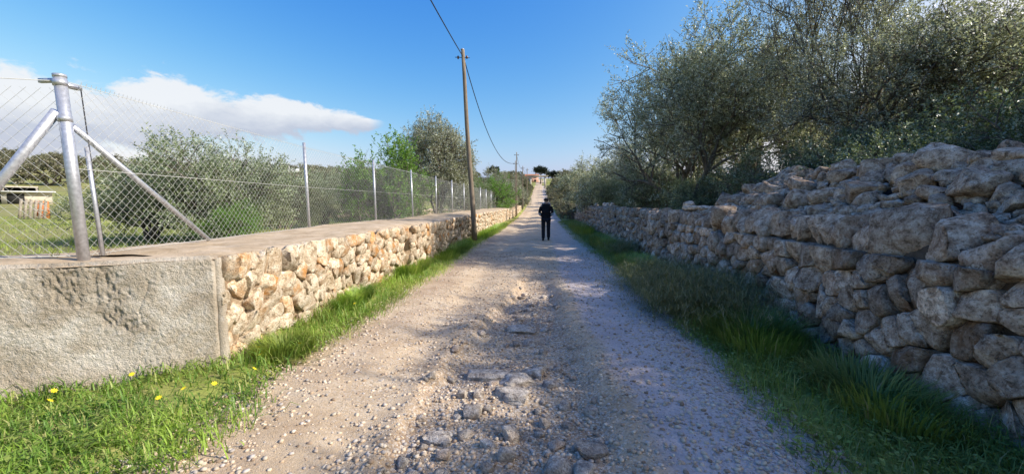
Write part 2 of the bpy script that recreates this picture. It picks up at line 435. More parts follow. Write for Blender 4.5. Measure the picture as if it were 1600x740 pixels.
def gz(X, Y):
    z = terrain(X, Y)
    inroad = sm(-2.5, -2.25, X) * (1 - sm(1.45, 1.8, X))
    return z - .45 * inroad * (Y < 150) - .0
V, F, _ = grid_mesh(xs, ys, gz)
tag(link('ground', mesh_np('ground', V, F, smooth=True), M['ground']), kind='structure')

def road_tint(X, Y):
    L, R = ch_edges(Y); c = channel(X, Y)
    grey = sm(R + .24, R + .42, X + .06 * n2(X, Y, 2.3, 47)) * (.95 - .5 * sm(9, 14, Y))
    bank = np.exp(-((X - L - .05) / .10) ** 2) * .35 * (1 - sm(7, 10, Y)) + c * (.35 + .5 * sm(-.1, .35, n2(X, Y, 1.6, 41)))
    bank = bank + .6 * np.exp(-((X + 2.0) / .3) ** 2) * sm(-.2, .3, n2(X, Y, .7, 45))
    grav = np.clip(.55 + .65 * c + .5 * sm(.9, 1.4, X) + .8 * n2(X, Y, .8, 43), .1, 1)
    return np.stack([np.clip(grey, 0, 1).ravel(), np.clip(bank, 0, 1).ravel(), grav.ravel()], 1)
rx = np.arange(-2.9, 2.31, .036)
ry = np.unique(np.round(np.concatenate([np.arange(0, 9, .036), ring(9, 220, 200, 1.8)]), 3))
V, F, T = grid_mesh(rx, ry, road_z, road_tint)
tag(link('dirt_road', mesh_np('dirt_road', V, F, T, smooth=True), M['road']), kind='structure')

# ------------------------------------------------------------------ stones
def ico(sub):
    bm = bmesh.new(); bmesh.ops.create_icosphere(bm, subdivisions=sub, radius=1)
    V = np.array([v.co[:] for v in bm.verts]); F = np.array([[v.index for v in f.verts] for f in bm.faces]); bm.free(); return V, F
ICO = {1: ico(1), 2: ico(2), 3: ico(3), 4: ico(4)}
def chip(P, size, rg, k=7, lo=.55, hi=.95):
    """flatten the lump with random cutting planes"""
    for _ in range(k):
        n = rg.normal(size=3); n /= np.linalg.norm(n)
        ext = np.abs(n * size).sum() * .62
        d = ext * rg.uniform(lo, hi) + 0
        s = P @ n - d; mask = s > 0
        P[mask] -= np.outer(s[mask], n)
    return P
def rock(size, rg, sub=2, rough=.08, k=8, box_=.8):   # k cutting planes break the lump into flat faces
    V, F = ICO[sub]; P = V.copy()
    P = np.sign(P) * np.abs(P) ** box_; P = P * np.array(size) / 2
    P = chip(P, np.array(size) / 2 * 1.3, rg, k, .50, .80)
    mn = min(size)
    nn = fbm(P + rg.uniform(-50, 50, 3), 2.6 / mn, int(rg.integers(1000)), 4 if sub > 1 else 1)
    nr = P / (np.linalg.norm(P, axis=1)[:, None] + 1e-6)
    return P + nr * (nn * mn * rough * 2)[:, None], F
def cells(u0, u1, v0, v1, du, dv, rg, jit=.38, drop=.12):
    """seeds of an irregular stone pattern -> list of (centre, normals, distances)"""
    pts = []; v = v0 + dv * .5; row = 0
    while v < v1 + dv * .4:
        u = u0 + (row % 2) * du * .5
        while u < u1 + du:
            if rg.random() > drop:
                pts.append((u + rg.uniform(-jit, jit) * du, v + rg.uniform(-jit, jit) * dv))
            u += du
        v += dv; row += 1
    P = np.array(pts); P[:, 1] = np.clip(P[:, 1], v0 + .04, v1 - .04); wts = rg.uniform(-1, 1, len(P)) * (du * dv) * .13
    out = []
    order = np.argsort(P[:, 0]); P = P[order]
    for i in range(len(P)):
        lo = np.searchsorted(P[:, 0], P[i, 0] - 3 * du); hi = np.searchsorted(P[:, 0], P[i, 0] + 3 * du)
        idx = np.array([j for j in range(lo, hi) if j != i])
        if len(idx) == 0: continue
        d = P[idx] - P[i]; r = np.hypot(d[:, 0], d[:, 1]); ok = (r > .02) & (r < 2.6 * max(du, dv)); idx = idx[ok]; d = d[ok]; r = r[ok]
        dist = r / 2 + (wts[i] - wts[idx]) / (2 * r); dist = np.maximum(dist, .02)
        nrm = d / r[:, None]
        nrm = np.vstack([nrm, [[0, -1], [0, 1], [-1, 0], [1, 0]]])
        dist = np.append(dist, [P[i, 1] - v0 + .01, v1 - P[i, 1] + .01, max(P[i, 0] - u0, .03) + .01, max(u1 - P[i, 0], .03) + .01])
        out.append((P[i], nrm, dist))
    return out
def cell_stone(cell, rg, sub, depth, gap, pn=9, rough=.10, kchip=6, tilt=.25):
    c, nrm, dist = cell
    V, F = ICO[sub]; x, y, z = V.T
    th = np.arctan2(y, x); rho = np.sqrt(x * x + y * y)
    dd = np.maximum(dist - gap, .012)
    cs = np.maximum(nrm[:, 0:1] * np.cos(th) + nrm[:, 1:2] * np.sin(th), 0) / dd[:, None]
    R = (cs ** pn).sum(0) ** (-1 / pn)
    k = np.minimum(1, rho * 1.22) ** .55
    U = R * k * np.cos(th); Vv = R * k * np.sin(th)
    D = np.sign(z) * np.minimum(1, np.abs(z) * 1.3) ** .8 * depth
    mean = R.mean()
    D = D + (U * rg.uniform(-tilt, tilt) + Vv * rg.uniform(-tilt, tilt)) * (z > 0)
    P = np.stack([U, Vv, D], 1)
    size = np.array([mean, mean, depth])
    P = chip(P, size * 1.5, rg, kchip, .74, 1.02)
    for k_ in range(4):                                  # broken front faces meeting at edges
        n = np.array([rg.normal(0, .34), rg.normal(0, .34), 1.0]); n /= np.linalg.norm(n)
        s_ = P @ n - depth * rg.uniform(.50, .80); mk = s_ > 0; P[mk] -= np.outer(s_[mk], n)
    nn = fbm(P + rg.uniform(-50, 50, 3), 2.6 / mean, int(rg.integers(1000)), 4 if sub > 1 else 1)
    nr = P / (np.linalg.norm(P, axis=1)[:, None] + 1e-6)
    P = P + nr * (nn * mean * rough * 2)[:, None]
    return P, F, c
def place_on_wall(P, c, origin, du, dn, lean=0.):
    """local (u, v, depth) -> world; origin at u=0,v=0; dn = outward normal; top leans inward by lean per metre"""
    du = np.array(du, float); dn = np.array(dn, float); up = np.array([0, 0, 1.]) - dn * lean
    return np.outer(P[:, 0] + c[0], du) + np.outer(P[:, 1] + c[1], up) + np.outer(P[:, 2], dn) + np.array(origin)
def stone_obj(name, W_, F, tint, mat, parent, smooth=False):
    o0 = W_.mean(0); me = mesh_np(name, W_ - o0, F, tint, smooth)
    return link(name, me, mat, parent, tuple(o0))

# ------------------------------------------------------------------ left stone wall
LX = -2.98
WT = 1.06                                             # wall top at the near end
def wtop(y): return WT + rbase(0, y) + .02 * np.sin(np.asarray(y) * .9)
def jog(y): return .15 * sm(8.25, 8.32, y) * (1 - sm(11.4, 12.6, y))
lw = empty('stone_wall', (LX, 3.4, 0), label='long cream and orange stone wall with a pale cement top under the wire fence', cat='stone wall')
def pl(o):  # world coordinates kept under an empty that only translates
    o.matrix_parent_inverse = Matrix.Translation(-o.parent.location)
    return o
rg = np.random.default_rng(11)
cs_ = cells(3.42, 36.0, 0.0, 1.05, .19, .15, rg, .46, .16)
# core behind the stones (mortar), follows the front face
def wall_core(name, x0, x1, y0, y1, z0, ztop, mat, parent, lean, bulge=.012, step=.05, sd_=5, jg=None):
    nu = int((y1 - y0) / step) + 1; nv = 24
    u = np.linspace(y0, y1, nu); v = np.linspace(0, 1, nv)
    U, Vv = np.meshgrid(u, v)
    Zt = ztop(U); Z = z0 + rbase(0, U) * 0 + Vv * (Zt - z0)
    X = x0 + (Z) * lean + n2(U, Z, 7, sd_, 3) * bulge * 2 + (jg(U) if jg else 0)
    P = np.stack([X.ravel(), U.ravel(), Z.ravel()], 1)
    i = np.arange(nv - 1)[:, None] * nu + np.arange(nu - 1)[None, :]
    F = np.stack([i, i + 1, i + nu + 1, i + nu], -1).reshape(-1, 4)
    # back face
    Pb = P.copy(); Pb[:, 0] = x1; Fb = F[:, ::-1] + len(P)
    e = []
    for j in range(nv - 1):
        a, b2 = j * nu, (j + 1) * nu; e.append([a, b2, b2 + len(P), a + len(P)])
        a, b2 = j * nu + nu - 1, (j + 1) * nu + nu - 1; e.append([b2, a, a + len(P), b2 + len(P)])
    t0 = (nv - 1) * nu
    for j in range(nu - 1): e.append([t0 + j, t0 + j + 1, t0 + j + 1 + len(P), t0 + j + len(P)])
    me = mesh_np(name, np.vstack([P, Pb]), np.vstack([F, Fb, np.array(e)]), smooth=False)
    return pl(link(name, me, mat, parent))
wall_core('mortar', LX - .035, -4.55, 3.42, 36.0, -.15, lambda u: wtop(u) - .05, M['mortar'], lw, .10, .02, jg=jog)
def vis_size(c, face_x): return 1.0 / max(c[0], .5)
cs_.sort(key=lambda c: c[0][0] - 0.0)
far = MB(); cnt = 0
for k_, cell in enumerate(cs_):
    y = cell[0][0]
    near = cnt < 298
    sub = 3 if y < 5.4 and near else (2 if y < 12 else 1)
    area = np.sort(cell[2])[:4].mean()
    if area > .11: pass
    P, Fc, c = cell_stone(cell, rg, sub, rg.uniform(.06, .10), rg.uniform(-.012, .000), 30, .08, 2, .4)
    zoff = rbase(0, y)
    pr = rg.uniform(-.03, .018)
    Wd = place_on_wall(P, c, (LX + pr + float(jog(y)), 0, zoff), (0, 1, 0), (1, 0, 0), -0.10)
    t = (rg.uniform(.30, .68), rg.random() ** 1.6 * 1.5 if rg.random() < .6 else 0, 0)
    if near: pl(stone_obj('wall_stone', Wd, Fc, t, M['rock_cream'], lw)); cnt += 1
    else: far.add(Wd, Fc, t)
o = pl(far.build('wall_stones_beyond', M['rock_cream'], lw, True)); o['kind'] = 'stuff'
# cement cap: thin uneven slab whose front edge wanders
def slab_cap(parent):
    us = np.concatenate([np.arange(3.39, 12, .06), np.arange(12, 36.1, .25)]); ws = np.linspace(0, 1, 34)
    U, Wg = np.meshgrid(us, ws)
    xf = -2.93 + jog(U) + .05 * n2(U, U * 0, 1.7, 51) + .03 * n2(U, U * 0, 9, 52) ; xb = -4.62 + 0 * U
    X = xf + (xb - xf) * Wg
    Z = wtop(U) + .02 + .035 * n2(X, U, 1.6, 53) + .012 * n2(X, U, 9, 54) - .05 * np.exp(-Wg * 16) - .03 * sm(.9, 1, Wg) - .02 * sm(3.5, 3.39, U)
    P = np.stack([X.ravel(), U.ravel(), Z.ravel()], 1); nu = len(us)
    i = np.arange(len(ws) - 1)[:, None] * nu + np.arange(nu - 1)[None, :]
    F = np.stack([i, i + nu, i + nu + 1, i + 1], -1).reshape(-1, 4)
    # front lip hanging down
    n0 = len(P); lip = P[:nu].copy(); lip[:, 2] -= .05 + .03 * (n2(us, us * 0, 6, 57)); lip[:, 0] -= .015
    P = np.vstack([P, lip]); j = np.arange(nu - 1)
    F = np.vstack([F, np.stack([j, j + 1, n0 + j + 1, n0 + j], 1)])
    return pl(link('cement_cap', mesh_np('cement_cap', P, F, smooth=True), M['cap'], parent))
slab_cap(lw)
# lower block after the end of the wall
lb = empty('stone_wall', (-2.9, 37, 0), label='short low continuation of the left wall, past its squared end near the second pole', cat='stone wall')
wall_core('core', -2.8, -4.3, 36.6, 56, -.1, lambda u: .78 + rbase(0, u), M['mortar'], lb, 0, .03, .25)
bb = MB()
for cell in cells(36.6, 56, 0.05, .82, .4, .26, rg):
    P, Fc, c = cell_stone(cell, rg, 1, .08, .01)
    bb.add(place_on_wall(P, c, (-2.8, 0, rbase(0, c[0])), (0, 1, 0), (1, 0, 0)), Fc, (rg.uniform(.3, .6), rg.random() * .5, 0))
o = pl(bb.build('block_stones', M['rock_cream'], lb, True)); o['kind'] = 'stuff'

# ------------------------------------------------------------------ rendered splay wall (faces the camera)
A = np.array([-2.93, 3.36]); B = np.array([-7.2, 1.15])
dv_ = (B - A) / np.linalg.norm(B - A); nv_ = np.array([-dv_[1], dv_[0]])
if nv_[1] > 0: nv_ = -nv_
rw = empty('rendered_wall', (A[0], A[1], 0), label='rough grey roughcast wall end with a weathered patch and crack, left of the stones', cat='wall')
Lw = np.linalg.norm(B - A)
us = np.concatenate([np.arange(0, 1.9, .009), np.arange(1.9, Lw, .05)]); vs = np.linspace(0, 1, 110)
U, Vg = np.meshgrid(us, vs)
topz = 1.075 - .004 * U + .012 * n2(U, U * 0, 3, 61) - .03 * sm(.06, 0, U)
Z = -.15 + (topz + .15) * Vg
P2 = np.stack([U.ravel(), Z.ravel(), 0 * U.ravel()], 1)
# weathered band running diagonally from the top, and a crack
cx = .78 - .35 * (Z - .9)
patch = np.exp(-((U - (.98 - .55 * (1.0 - Z))) / (.13 + .1 * (Z > .7))) ** 2) * sm(.32, .62, Z)
patch = np.clip(patch * (1 + 1.4 * n2(U, Z, 8, 62)), 0, 1)
crack = np.exp(-((U - .52 - .03 * np.sin(Z * 13) - .05 * n2(Z, Z * 0, 6, 64)) / .006) ** 2) * sm(.42, .5, Z) * (1 - sm(.86, .95, Z))
D = .014 * n2(U, Z, 2.5, 65, 2) + .0045 * fbm(P2, 30, 66, 2).reshape(U.shape) + .009 * fbm(P2, 85, 67, 2).reshape(U.shape)
D += -patch * (.003 + .042 * np.abs(fbm(P2 * np.array([1.3, .75, 1]), 22, 68, 4).reshape(U.shape))) - crack * .010
D += -.05 * sm(.035, 0, U)  + .03 * (1 - sm(-.1, .35, Z))
D += -.03 * sm(.96, 1.0, Vg) ** 2
X = A[0] + dv_[0] * U + nv_[0] * D; Y = A[1] + dv_[1] * U + nv_[1] * D
P = np.stack([X.ravel(), Y.ravel(), Z.ravel()], 1); nu = len(us)
i = np.arange(len(vs) - 1)[:, None] * nu + np.arange(nu - 1)[None, :]
F = np.stack([i, i + nu, i + nu + 1, i + 1], -1).reshape(-1, 4)
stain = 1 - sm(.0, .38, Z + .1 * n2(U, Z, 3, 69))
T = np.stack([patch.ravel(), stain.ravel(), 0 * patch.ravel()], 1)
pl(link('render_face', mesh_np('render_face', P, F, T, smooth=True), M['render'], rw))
# top and side return
def strip(parent, name, mat):
    us2 = np.arange(0, Lw, .05); ws = np.linspace(0, 1, 24); U, Wg = np.meshgrid(us2, ws)
    tz = 1.075 - .004 * U + .012 * n2(U, U * 0, 3, 61)
    bx = A[0] + dv_[0] * U - nv_[0] * (Wg * 1.0) ; by = A[1] + dv_[1] * U - nv_[1] * (Wg * 1.0)
    Z = tz - .012 + .02 * n2(bx, by, 3, 71) * sm(0, .2, Wg) - .02 * np.exp(-Wg * 20)
    P = np.stack([bx.ravel(), by.ravel(), Z.ravel()], 1); nu = len(us2)
    i = np.arange(len(ws) - 1)[:, None] * nu + np.arange(nu - 1)[None, :]
    F = np.stack([i, i + nu, i + nu + 1, i + 1], -1).reshape(-1, 4)
    n0 = len(P); bk = P[-nu:].copy(); bk[:, 2] = 0.1; P = np.vstack([P, bk]); j = np.arange(nu - 1)
    F = np.vstack([F, np.stack([n0 - nu + j, n0 + j, n0 + j + 1, n0 - nu + j + 1], 1)])
    return pl(link(name, mesh_np(name, P, F, smooth=True), mat, parent))
strip(rw, 'cement_top', M['cap'])
# pale smooth corner bead, a rounded column of mortar
zz = np.linspace(-.1, 1.05, 26)
pts = np.stack([A[0] + .005 + .012 * n2(zz, zz * 0, 5, 72) + (.0 * zz), A[1] + .05 + 0 * zz, zz], 1); pts[:, 0] -= .10 * np.clip(zz, 0, 9) * 0 + .03
cv, cf = tube(pts, (.042 + .012 * n2(zz, zz * 0, 7, 73)), 14)
o = pl(link('corner_bead', mesh_np('corner_bead', cv, cf, (0, .12, 0), True), M['render'], rw))

# ------------------------------------------------------------------ right dry stone wall
RX = 2.86
rwl = empty('dry_stone_wall', (RX, 2, 0), label='long grey dry stone wall in shade along the right of the track', cat='stone wall')
def rtop(u): return 1.10 + rbase(0, u) + .02 * n2(u, np.asarray(u) * 0, .4, 81)
wall_core('earth_core', RX + .07, 3.6, .3, 60, -.1, lambda u: rtop(u) + .12, M['core'], rwl, .10, .03, .08)
rg = np.random.default_rng(23)
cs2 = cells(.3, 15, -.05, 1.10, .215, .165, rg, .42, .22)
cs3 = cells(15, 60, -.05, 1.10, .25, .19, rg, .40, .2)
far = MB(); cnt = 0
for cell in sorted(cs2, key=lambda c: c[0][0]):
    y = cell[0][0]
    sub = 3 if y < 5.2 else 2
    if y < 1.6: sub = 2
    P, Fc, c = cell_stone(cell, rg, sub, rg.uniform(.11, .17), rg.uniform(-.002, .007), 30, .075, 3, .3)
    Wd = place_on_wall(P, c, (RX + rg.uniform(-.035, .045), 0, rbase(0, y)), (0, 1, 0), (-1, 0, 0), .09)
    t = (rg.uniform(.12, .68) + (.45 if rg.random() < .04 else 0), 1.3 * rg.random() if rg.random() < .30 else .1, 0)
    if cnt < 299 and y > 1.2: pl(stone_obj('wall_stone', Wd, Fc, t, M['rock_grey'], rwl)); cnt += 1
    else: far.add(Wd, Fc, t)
for cell in cs3:
    y = cell[0][0]
    P, Fc, c = cell_stone(cell, rg, 1 if y > 22 else 2, rg.uniform(.08, .14), .010, 8, .12, 5, .3)
    far.add(place_on_wall(P, c, (RX + rg.uniform(-.03, .04), 0, rbase(0, y)), (0, 1, 0), (-1, 0, 0), .09), Fc, (rg.uniform(.25, .6), rg.random() * .4, 0))
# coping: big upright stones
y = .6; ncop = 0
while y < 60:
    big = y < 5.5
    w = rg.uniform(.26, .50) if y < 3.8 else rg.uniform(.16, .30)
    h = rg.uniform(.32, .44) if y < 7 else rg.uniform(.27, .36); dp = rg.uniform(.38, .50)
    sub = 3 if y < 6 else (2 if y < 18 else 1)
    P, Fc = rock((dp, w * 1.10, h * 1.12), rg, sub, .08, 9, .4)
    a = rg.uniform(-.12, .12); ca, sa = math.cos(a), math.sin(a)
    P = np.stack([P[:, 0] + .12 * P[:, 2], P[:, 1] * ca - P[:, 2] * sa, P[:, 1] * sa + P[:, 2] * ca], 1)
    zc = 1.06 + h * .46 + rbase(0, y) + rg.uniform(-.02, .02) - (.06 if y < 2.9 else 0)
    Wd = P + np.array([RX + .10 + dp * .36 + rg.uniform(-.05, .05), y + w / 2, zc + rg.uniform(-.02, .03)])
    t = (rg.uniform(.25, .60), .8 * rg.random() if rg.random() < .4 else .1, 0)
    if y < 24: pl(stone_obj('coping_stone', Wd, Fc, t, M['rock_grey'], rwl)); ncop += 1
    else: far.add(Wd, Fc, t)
    y += w * 1.02
# rubble fill on the wall top and white stones
fillm = MB()
for _ in range(2600):
    y = rg.uniform(.6, 9) if rg.random() < .6 else rg.uniform(9, 45); x = rg.uniform(3.18, 3.75)
    s = rg.uniform(.035, .13) * (1 if y < 12 else 1.3)
    P, Fc = rock((s * 1.2, s, s * .6), rg, 1, .1, 4)
    fillm.add(P + np.array([x, y, 1.30 + rbase(0, y) + .16 * sm(3.3, 3.75, x) * (y < 8.5) + rg.uniform(-.02, .05)]), Fc, (rg.uniform(.25, .7), rg.random() * .4, 0))
o = pl(fillm.build('rubble_fill', M['rock_grey'], rwl, False)); o['kind'] = 'stuff'
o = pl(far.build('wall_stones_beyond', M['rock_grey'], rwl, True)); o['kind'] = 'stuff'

# ------------------------------------------------------------------ rubble heap behind the right wall
hp = empty('rubble_heap', (4.3, 4, 1.4), label='heap of grey field stones rising behind the right wall under the olive trees', cat='stone heap')
def heap_z(x, y):
    s = sm(3.30, 4.25, x) * (1 - .0 * x)
    t = 1.34 + .56 * s * sm(9.0, 7.6, y) + .04 * n2(x, y, 1.3, 91)
    back = sm(4.5, 5.6, x) * .9
    return t - back * (t - .7) - .0
V, F, _ = grid_mesh(np.arange(3.2, 5.9, .07), np.arange(-.5, 9.4, .08), lambda X, Y: heap_z(X, Y) - .13 + .02 * n2(X, Y, 8, 92) - .75 * sm(8.8, 9.3, Y) - 1.0 * (X < 3.25))
pl(link('heap_soil', mesh_np('heap_soil', V, F, smooth=True), M['heapsoil'], hp))
small = MB()
placed = []
tries = 0
while len(placed) < 290 and tries < 9000:
    tries += 1
    y = rg.uniform(1.6, 8.3); x = rg.uniform(3.45, 4.75)
    s = rg.uniform(.16, .50) * (1.0 if x > 3.6 else .55)
    if any((x - a) ** 2 + (y - b_) ** 2 < (.30 * (s + c_)) ** 2 for a, b_, c_ in placed): continue
    placed.append((x, y, s))
    sz = (s * rg.uniform(.8, 1.25), s * rg.uniform(.75, 1.1), s * rg.uniform(.5, .8))
    P, Fc = rock(sz, rg, 3 if (y < 5.5 and s > .2) else 2, .08, 9, .45)
    R = np.array(Matrix.Rotation(rg.uniform(0, 6.28), 3, 'Z') @ Matrix.Rotation(rg.uniform(-.5, .5), 3, 'X') @ Matrix.Rotation(rg.uniform(-.6, .1), 3, 'Y'))
    Wd = P @ R.T + np.array([x, y, float(heap_z(x, y)) + sz[2] * rg.uniform(.1, .45)])
    t = (rg.uniform(.28, .62), .6 * rg.random() if rg.random() < .25 else .05, 0)
    pl(stone_obj('stone', Wd, Fc, t, M['rock_grey'], hp))
for _ in range(1800):
    y = rg.uniform(1.2, 9.0); x = rg.uniform(3.3, 4.8); s = rg.uniform(.05, .15)
    P, Fc = rock((s * 1.2, s, s * .7), rg, 1, .1, 5)
    small.add(P + np.array([x, y, float(heap_z(x, y)) + .02]), Fc, (rg.uniform(.3, .65), .1, 0))
o = pl(small.build('small_rubble', M['rock_grey'], hp)); o['kind'] = 'stuff'

def loose(name, x, y, z, size, mat, label, tint=(.45, 0, 0), rz=0., sub=3, cat='rock', group=None, k=8, box_=.8, rough=.1, seed=0):
    r2 = np.random.default_rng(seed + 500); P, Fc = rock(size, r2, sub, rough, k, box_)
    o = link(name, mesh_np(name, P, Fc, tint, True), mat, None, (x, y, z)); o.rotation_euler = (0, 0, rz)
    return tag(o, label, cat, group)
loose('boulder', 3.26, 2.42, 1.47, (.34, .52, .20), M['rock_grey'], 'rounded brown boulder resting on the coping at the near end of the right wall', (.75, .35, 0), .2, 4, 'boulder', seed=1)
loose('loose_stone', 3.45, 6.55, 1.46, (.22, .26, .13), M['rock_grey'], 'orange-brown stone lying on top of the right wall', (.85, 2.0, 0), .3, 3, 'rock', seed=2)
loose('loose_stone', 3.35, 9.3, 1.50, (.26, .24, .2), M['rock_grey'], 'pale lump of stone standing on the right wall beyond the heap', (1.0, 0, 0), .3, 3, 'rock', seed=3)
for i_, (xx, yy) in enumerate([(3.3, 8.9), (3.4, 8.6), (3.25, 9.0), (3.5, 8.3), (3.35, 19), (3.3, 20.2), (3.4, 21.5), (3.3, 24), (3.4, 26.5)]):
    loose('loose_stone', xx, yy, 1.44 + rbase(0, yy), (.26, .30, .12 if yy < 12 else .26), M['rock_grey'], 'flat stone lying loose on top of the right wall, whitened as if sunlit', (1.15, 0, 0), i_, 2, 'rock', 'white stones on the right wall', seed=10 + i_)  # bright tint paints sunlight onto these stones

# ------------------------------------------------------------------ rocks on the track
RK = [  # x, y, size, tint r, g, label, box
 (.36, 2.45, (.27, .17, .07), .42, .1, 'flat dark grey-mauve slab lying at the right of the stony gully', .55),
 (-.51, 2.91, (.23, .15, .10), .60, .4, 'rounded grey rock with a pinkish lower side in the gully', .8),
 (-.71, 2.58, (.30, .20, .07), .95, .1, 'low whitish sunlit rock half buried beside the gully', .8),
 (-.21, 2.59, (.13, .12, .11), .75, .7, 'chunky pinkish rock in the middle of the gully', .7),
 (-.65, 3.16, (.12, .09, .08), .75, .3, 'small beige rock above the pink-sided one', .8),
 (.03, 2.83, (.11, .09, .08), .70, .2, 'pale round cobble left of the brown one in the gully', .8),
 (.20, 2.80, (.12, .09, .05), .45, 1.2, 'small brown flat stone near the right track', .8),
 (-.20, 2.35, (.13, .12, .10), .65, .6, 'pointed tan rock below the chunky pinkish one', .75),
 (-.34, 2.47, (.13, .08, .07), 1.0, .1, 'white split rock in a patch of sun by the weeds', .6),
 (.10, 2.26, (.19, .15, .10), .72, .2, 'pale lumpy rock at the bottom edge left of its twin', .8),
 (.26, 2.25, (.17, .16, .10), .78, .0, 'pale lumpy rock at the bottom edge beside the dark slab', .8),
 (-.30, 2.22, (.09, .08, .07), .6, .2, 'egg-sized grey stone near the bottom of the picture', .9),
 (-.86, 2.10, (.17, .13, .08), .9, .1, 'white angular rock at the bottom edge on the sunny gravel', .75),
 (-.60, 2.34, (.14, .10, .06), .7, .9, 'reddish low rock on the sunny gravel near the bottom', .75),
 (-.01, 3.83, (.17, .12, .10), .8, .1, 'pale knobbly rock at the far end of the white bedrock', .8),
 (.09, 3.43, (.16, .12, .08), .6, .3, 'brownish rock at the right rim of the bedrock', .8),
 (.19, 3.08, (.13, .10, .07), .7, .2, 'grey rock on the gravel above the brown flat one', .8),
 (-.90, 2.81, (.09, .08, .05), .6, .6, 'small brown stone on the sunny left gravel', .8),
 (-.10, 4.53, (.28, .17, .07), .6, .3, 'flat grey slab across the gully before the upper ledge', .7),
]
for i_, (x, y, s, tr, tg, lab, bx_) in enumerate(RK):
    loose('loose_rock', x, y, float(road_z(x, y)) + s[2] * .22, s, M['rock_road'], lab, (tr, tg, 0), rg.uniform(-.5, .5), 3, 'rock', None, 12, bx_ * .8, .09, 40 + i_)
# bedrock ledges breaking the surface
for i_, (x, y, s, lab) in enumerate([(-.50, 3.66, (.85, .24, .12), 'long whitish bedrock ledge crossing the gully'),
                                   (-.20, 3.52, (.50, .30, .12), 'broken whitish bedrock step right of the long ledge'),
                                   (-.20, 3.18, (.36, .24, .10), 'pale bedrock slab below the broken step'),
                                   (-.22, 4.96, (.55, .26, .12), 'upper grey bedrock slab crossing the gully'),
                                   (-.05, 3.72, (.30, .22, .13), 'short bluish bedrock lump at the right end of the ledges')]):
    loose('bedrock_ledge', x, y, float(road_z(x, y)) + .0, s, M['rock_road'], lab, (.80, 0, 0), rg.uniform(-.15, .15), 4, 'bedrock', None, 12, .6, .14, 70 + i_)
# cobbles: countable look-alikes
for i_ in range(150):
    y = 2.05 + 5.2 * rg.random() ** 1.5; L, R = ch_edges(np.array([y])); x = rg.uniform(L[0], R[0] + .1); s = rg.uniform(.035, .12) * (1 if rg.random() < .5 else .7)
    loose('cobble', x, y, float(road_z(x, y)) + s * .12, (s * 1.3, s, s * .7), M['rock_road'], 'fist-sized cobble among the gravel of the washed-out gully', (rg.uniform(.3, .95), rg.random() * .9, 0), rg.uniform(0, 6), 2, 'cobble', 'cobbles in the gully', k=13, box_=.55, seed=100 + i_)

# ------------------------------------------------------------------ gravel (stuff)
def scatter_pebbles(name, n, xyf, smin, smax, pal, parent=None):
    kinds = []
    for k in range(6):
        P, Fc = ICO[1]; P = P.copy() * np.array([1.15, .9, .62]); P = chip(P, np.array([1.1, .9, .62]), rg, 5, .6, .95); kinds.append(P)
    F0 = ICO[1][1]; x, y = xyf(n); n = len(x)
    s = smin + (smax - smin) * rg.random(n) ** 3.6
    s = s / 2; a = rg.uniform(0, 6.28, n); z = road_z(x, y) + s * rg.uniform(-.15, .45, n)
    z = np.where((x > 1.7) | (x < -2.3), np.maximum(z, terrain(x, y) + s * .2), z)
    kk = rg.integers(0, 6, n); K = np.array(kinds)[kk]
    ca, sa = np.cos(a)[:, None], np.sin(a)[:, None]
    X = (K[:, :, 0] * ca - K[:, :, 1] * sa) * s[:, None] + x[:, None]; Y = (K[:, :, 0] * sa + K[:, :, 1] * ca) * s[:, None] + y[:, None]; Z = K[:, :, 2] * s[:, None] + z[:, None]
    V = np.stack([X, Y, Z], -1).reshape(-1, 3); nvv = K.shape[1]
    F = (F0[None] + (np.arange(n) * nvv)[:, None, None]).reshape(-1, 3)
    col = np.array(pal)[rg.integers(0, len(pal), n)] * rg.uniform(.75, 1.2, (n, 1))
    return tag(link(name, mesh_np(name, V, F, np.repeat(col, nvv, 0)), M['pebble']), 'loose pale gravel strewn over the dirt track', 'gravel', kind='stuff')
def dens_xy(n):
    y = 1.7 + 11 * rg.random(n * 2) ** 1.8; x = rg.uniform(-2.5, 1.9, n * 2)
    c = channel(x, y); w = .58 + .60 * c + .7 * np.exp(-((x - 1.45) / .3) ** 2) + .45 * n2(x, y, 1.1, 95) - .10 * np.exp(-((x - .85) / .4) ** 2) - .35 * np.exp(-((x + 1.5 + .1 * (y - 2)) / .2) ** 2)
    ok = rg.random(n * 2) < np.clip(w, .04, 1); return x[ok], y[ok]
PAL = [(.54, .45, .34), (.48, .38, .28), (.56, .48, .38), (.30, .22, .155), (.52, .38, .26), (.44, .39, .35), (.58, .47, .36)]
scatter_pebbles('gravel', 34000, dens_xy, .008, .045, PAL)

# ------------------------------------------------------------------ vegetation builders
def blades(n, x, y, z, h, w, bend, seed=0, lean=None):
    """curved three-triangle blades; arrays in, V/F/T out"""
    r2 = np.random.default_rng(seed); a = r2.uniform(0, 2 * math.pi, n); ph = a + math.pi / 2
    dx, dy = np.cos(a), np.sin(a); px, py = np.cos(ph) * w / 2, np.sin(ph) * w / 2
    b = bend * h
    base = np.stack([x, y, z], 1)
    mid = base + np.stack([dx * b * .35, dy * b * .35, h * .55], 1); tip = base + np.stack([dx * b, dy * b, h * np.sqrt(np.maximum(.15, 1 - bend * .6))], 1)
    if lean is not None: mid = mid + lean * (h * .4)[:, None]; tip = tip + lean * h[:, None]
    off = np.stack([px, py, 0 * px], 1)
    V = np.stack([base - off, base + off, mid - off * .8, mid + off * .8, tip], 1).reshape(-1, 3)
    F0 = np.array([[0, 1, 3], [0, 3, 2], [2, 3, 4]])
    F = (F0[None] + (np.arange(n) * 5)[:, None, None]).reshape(-1, 3)
    return V, F
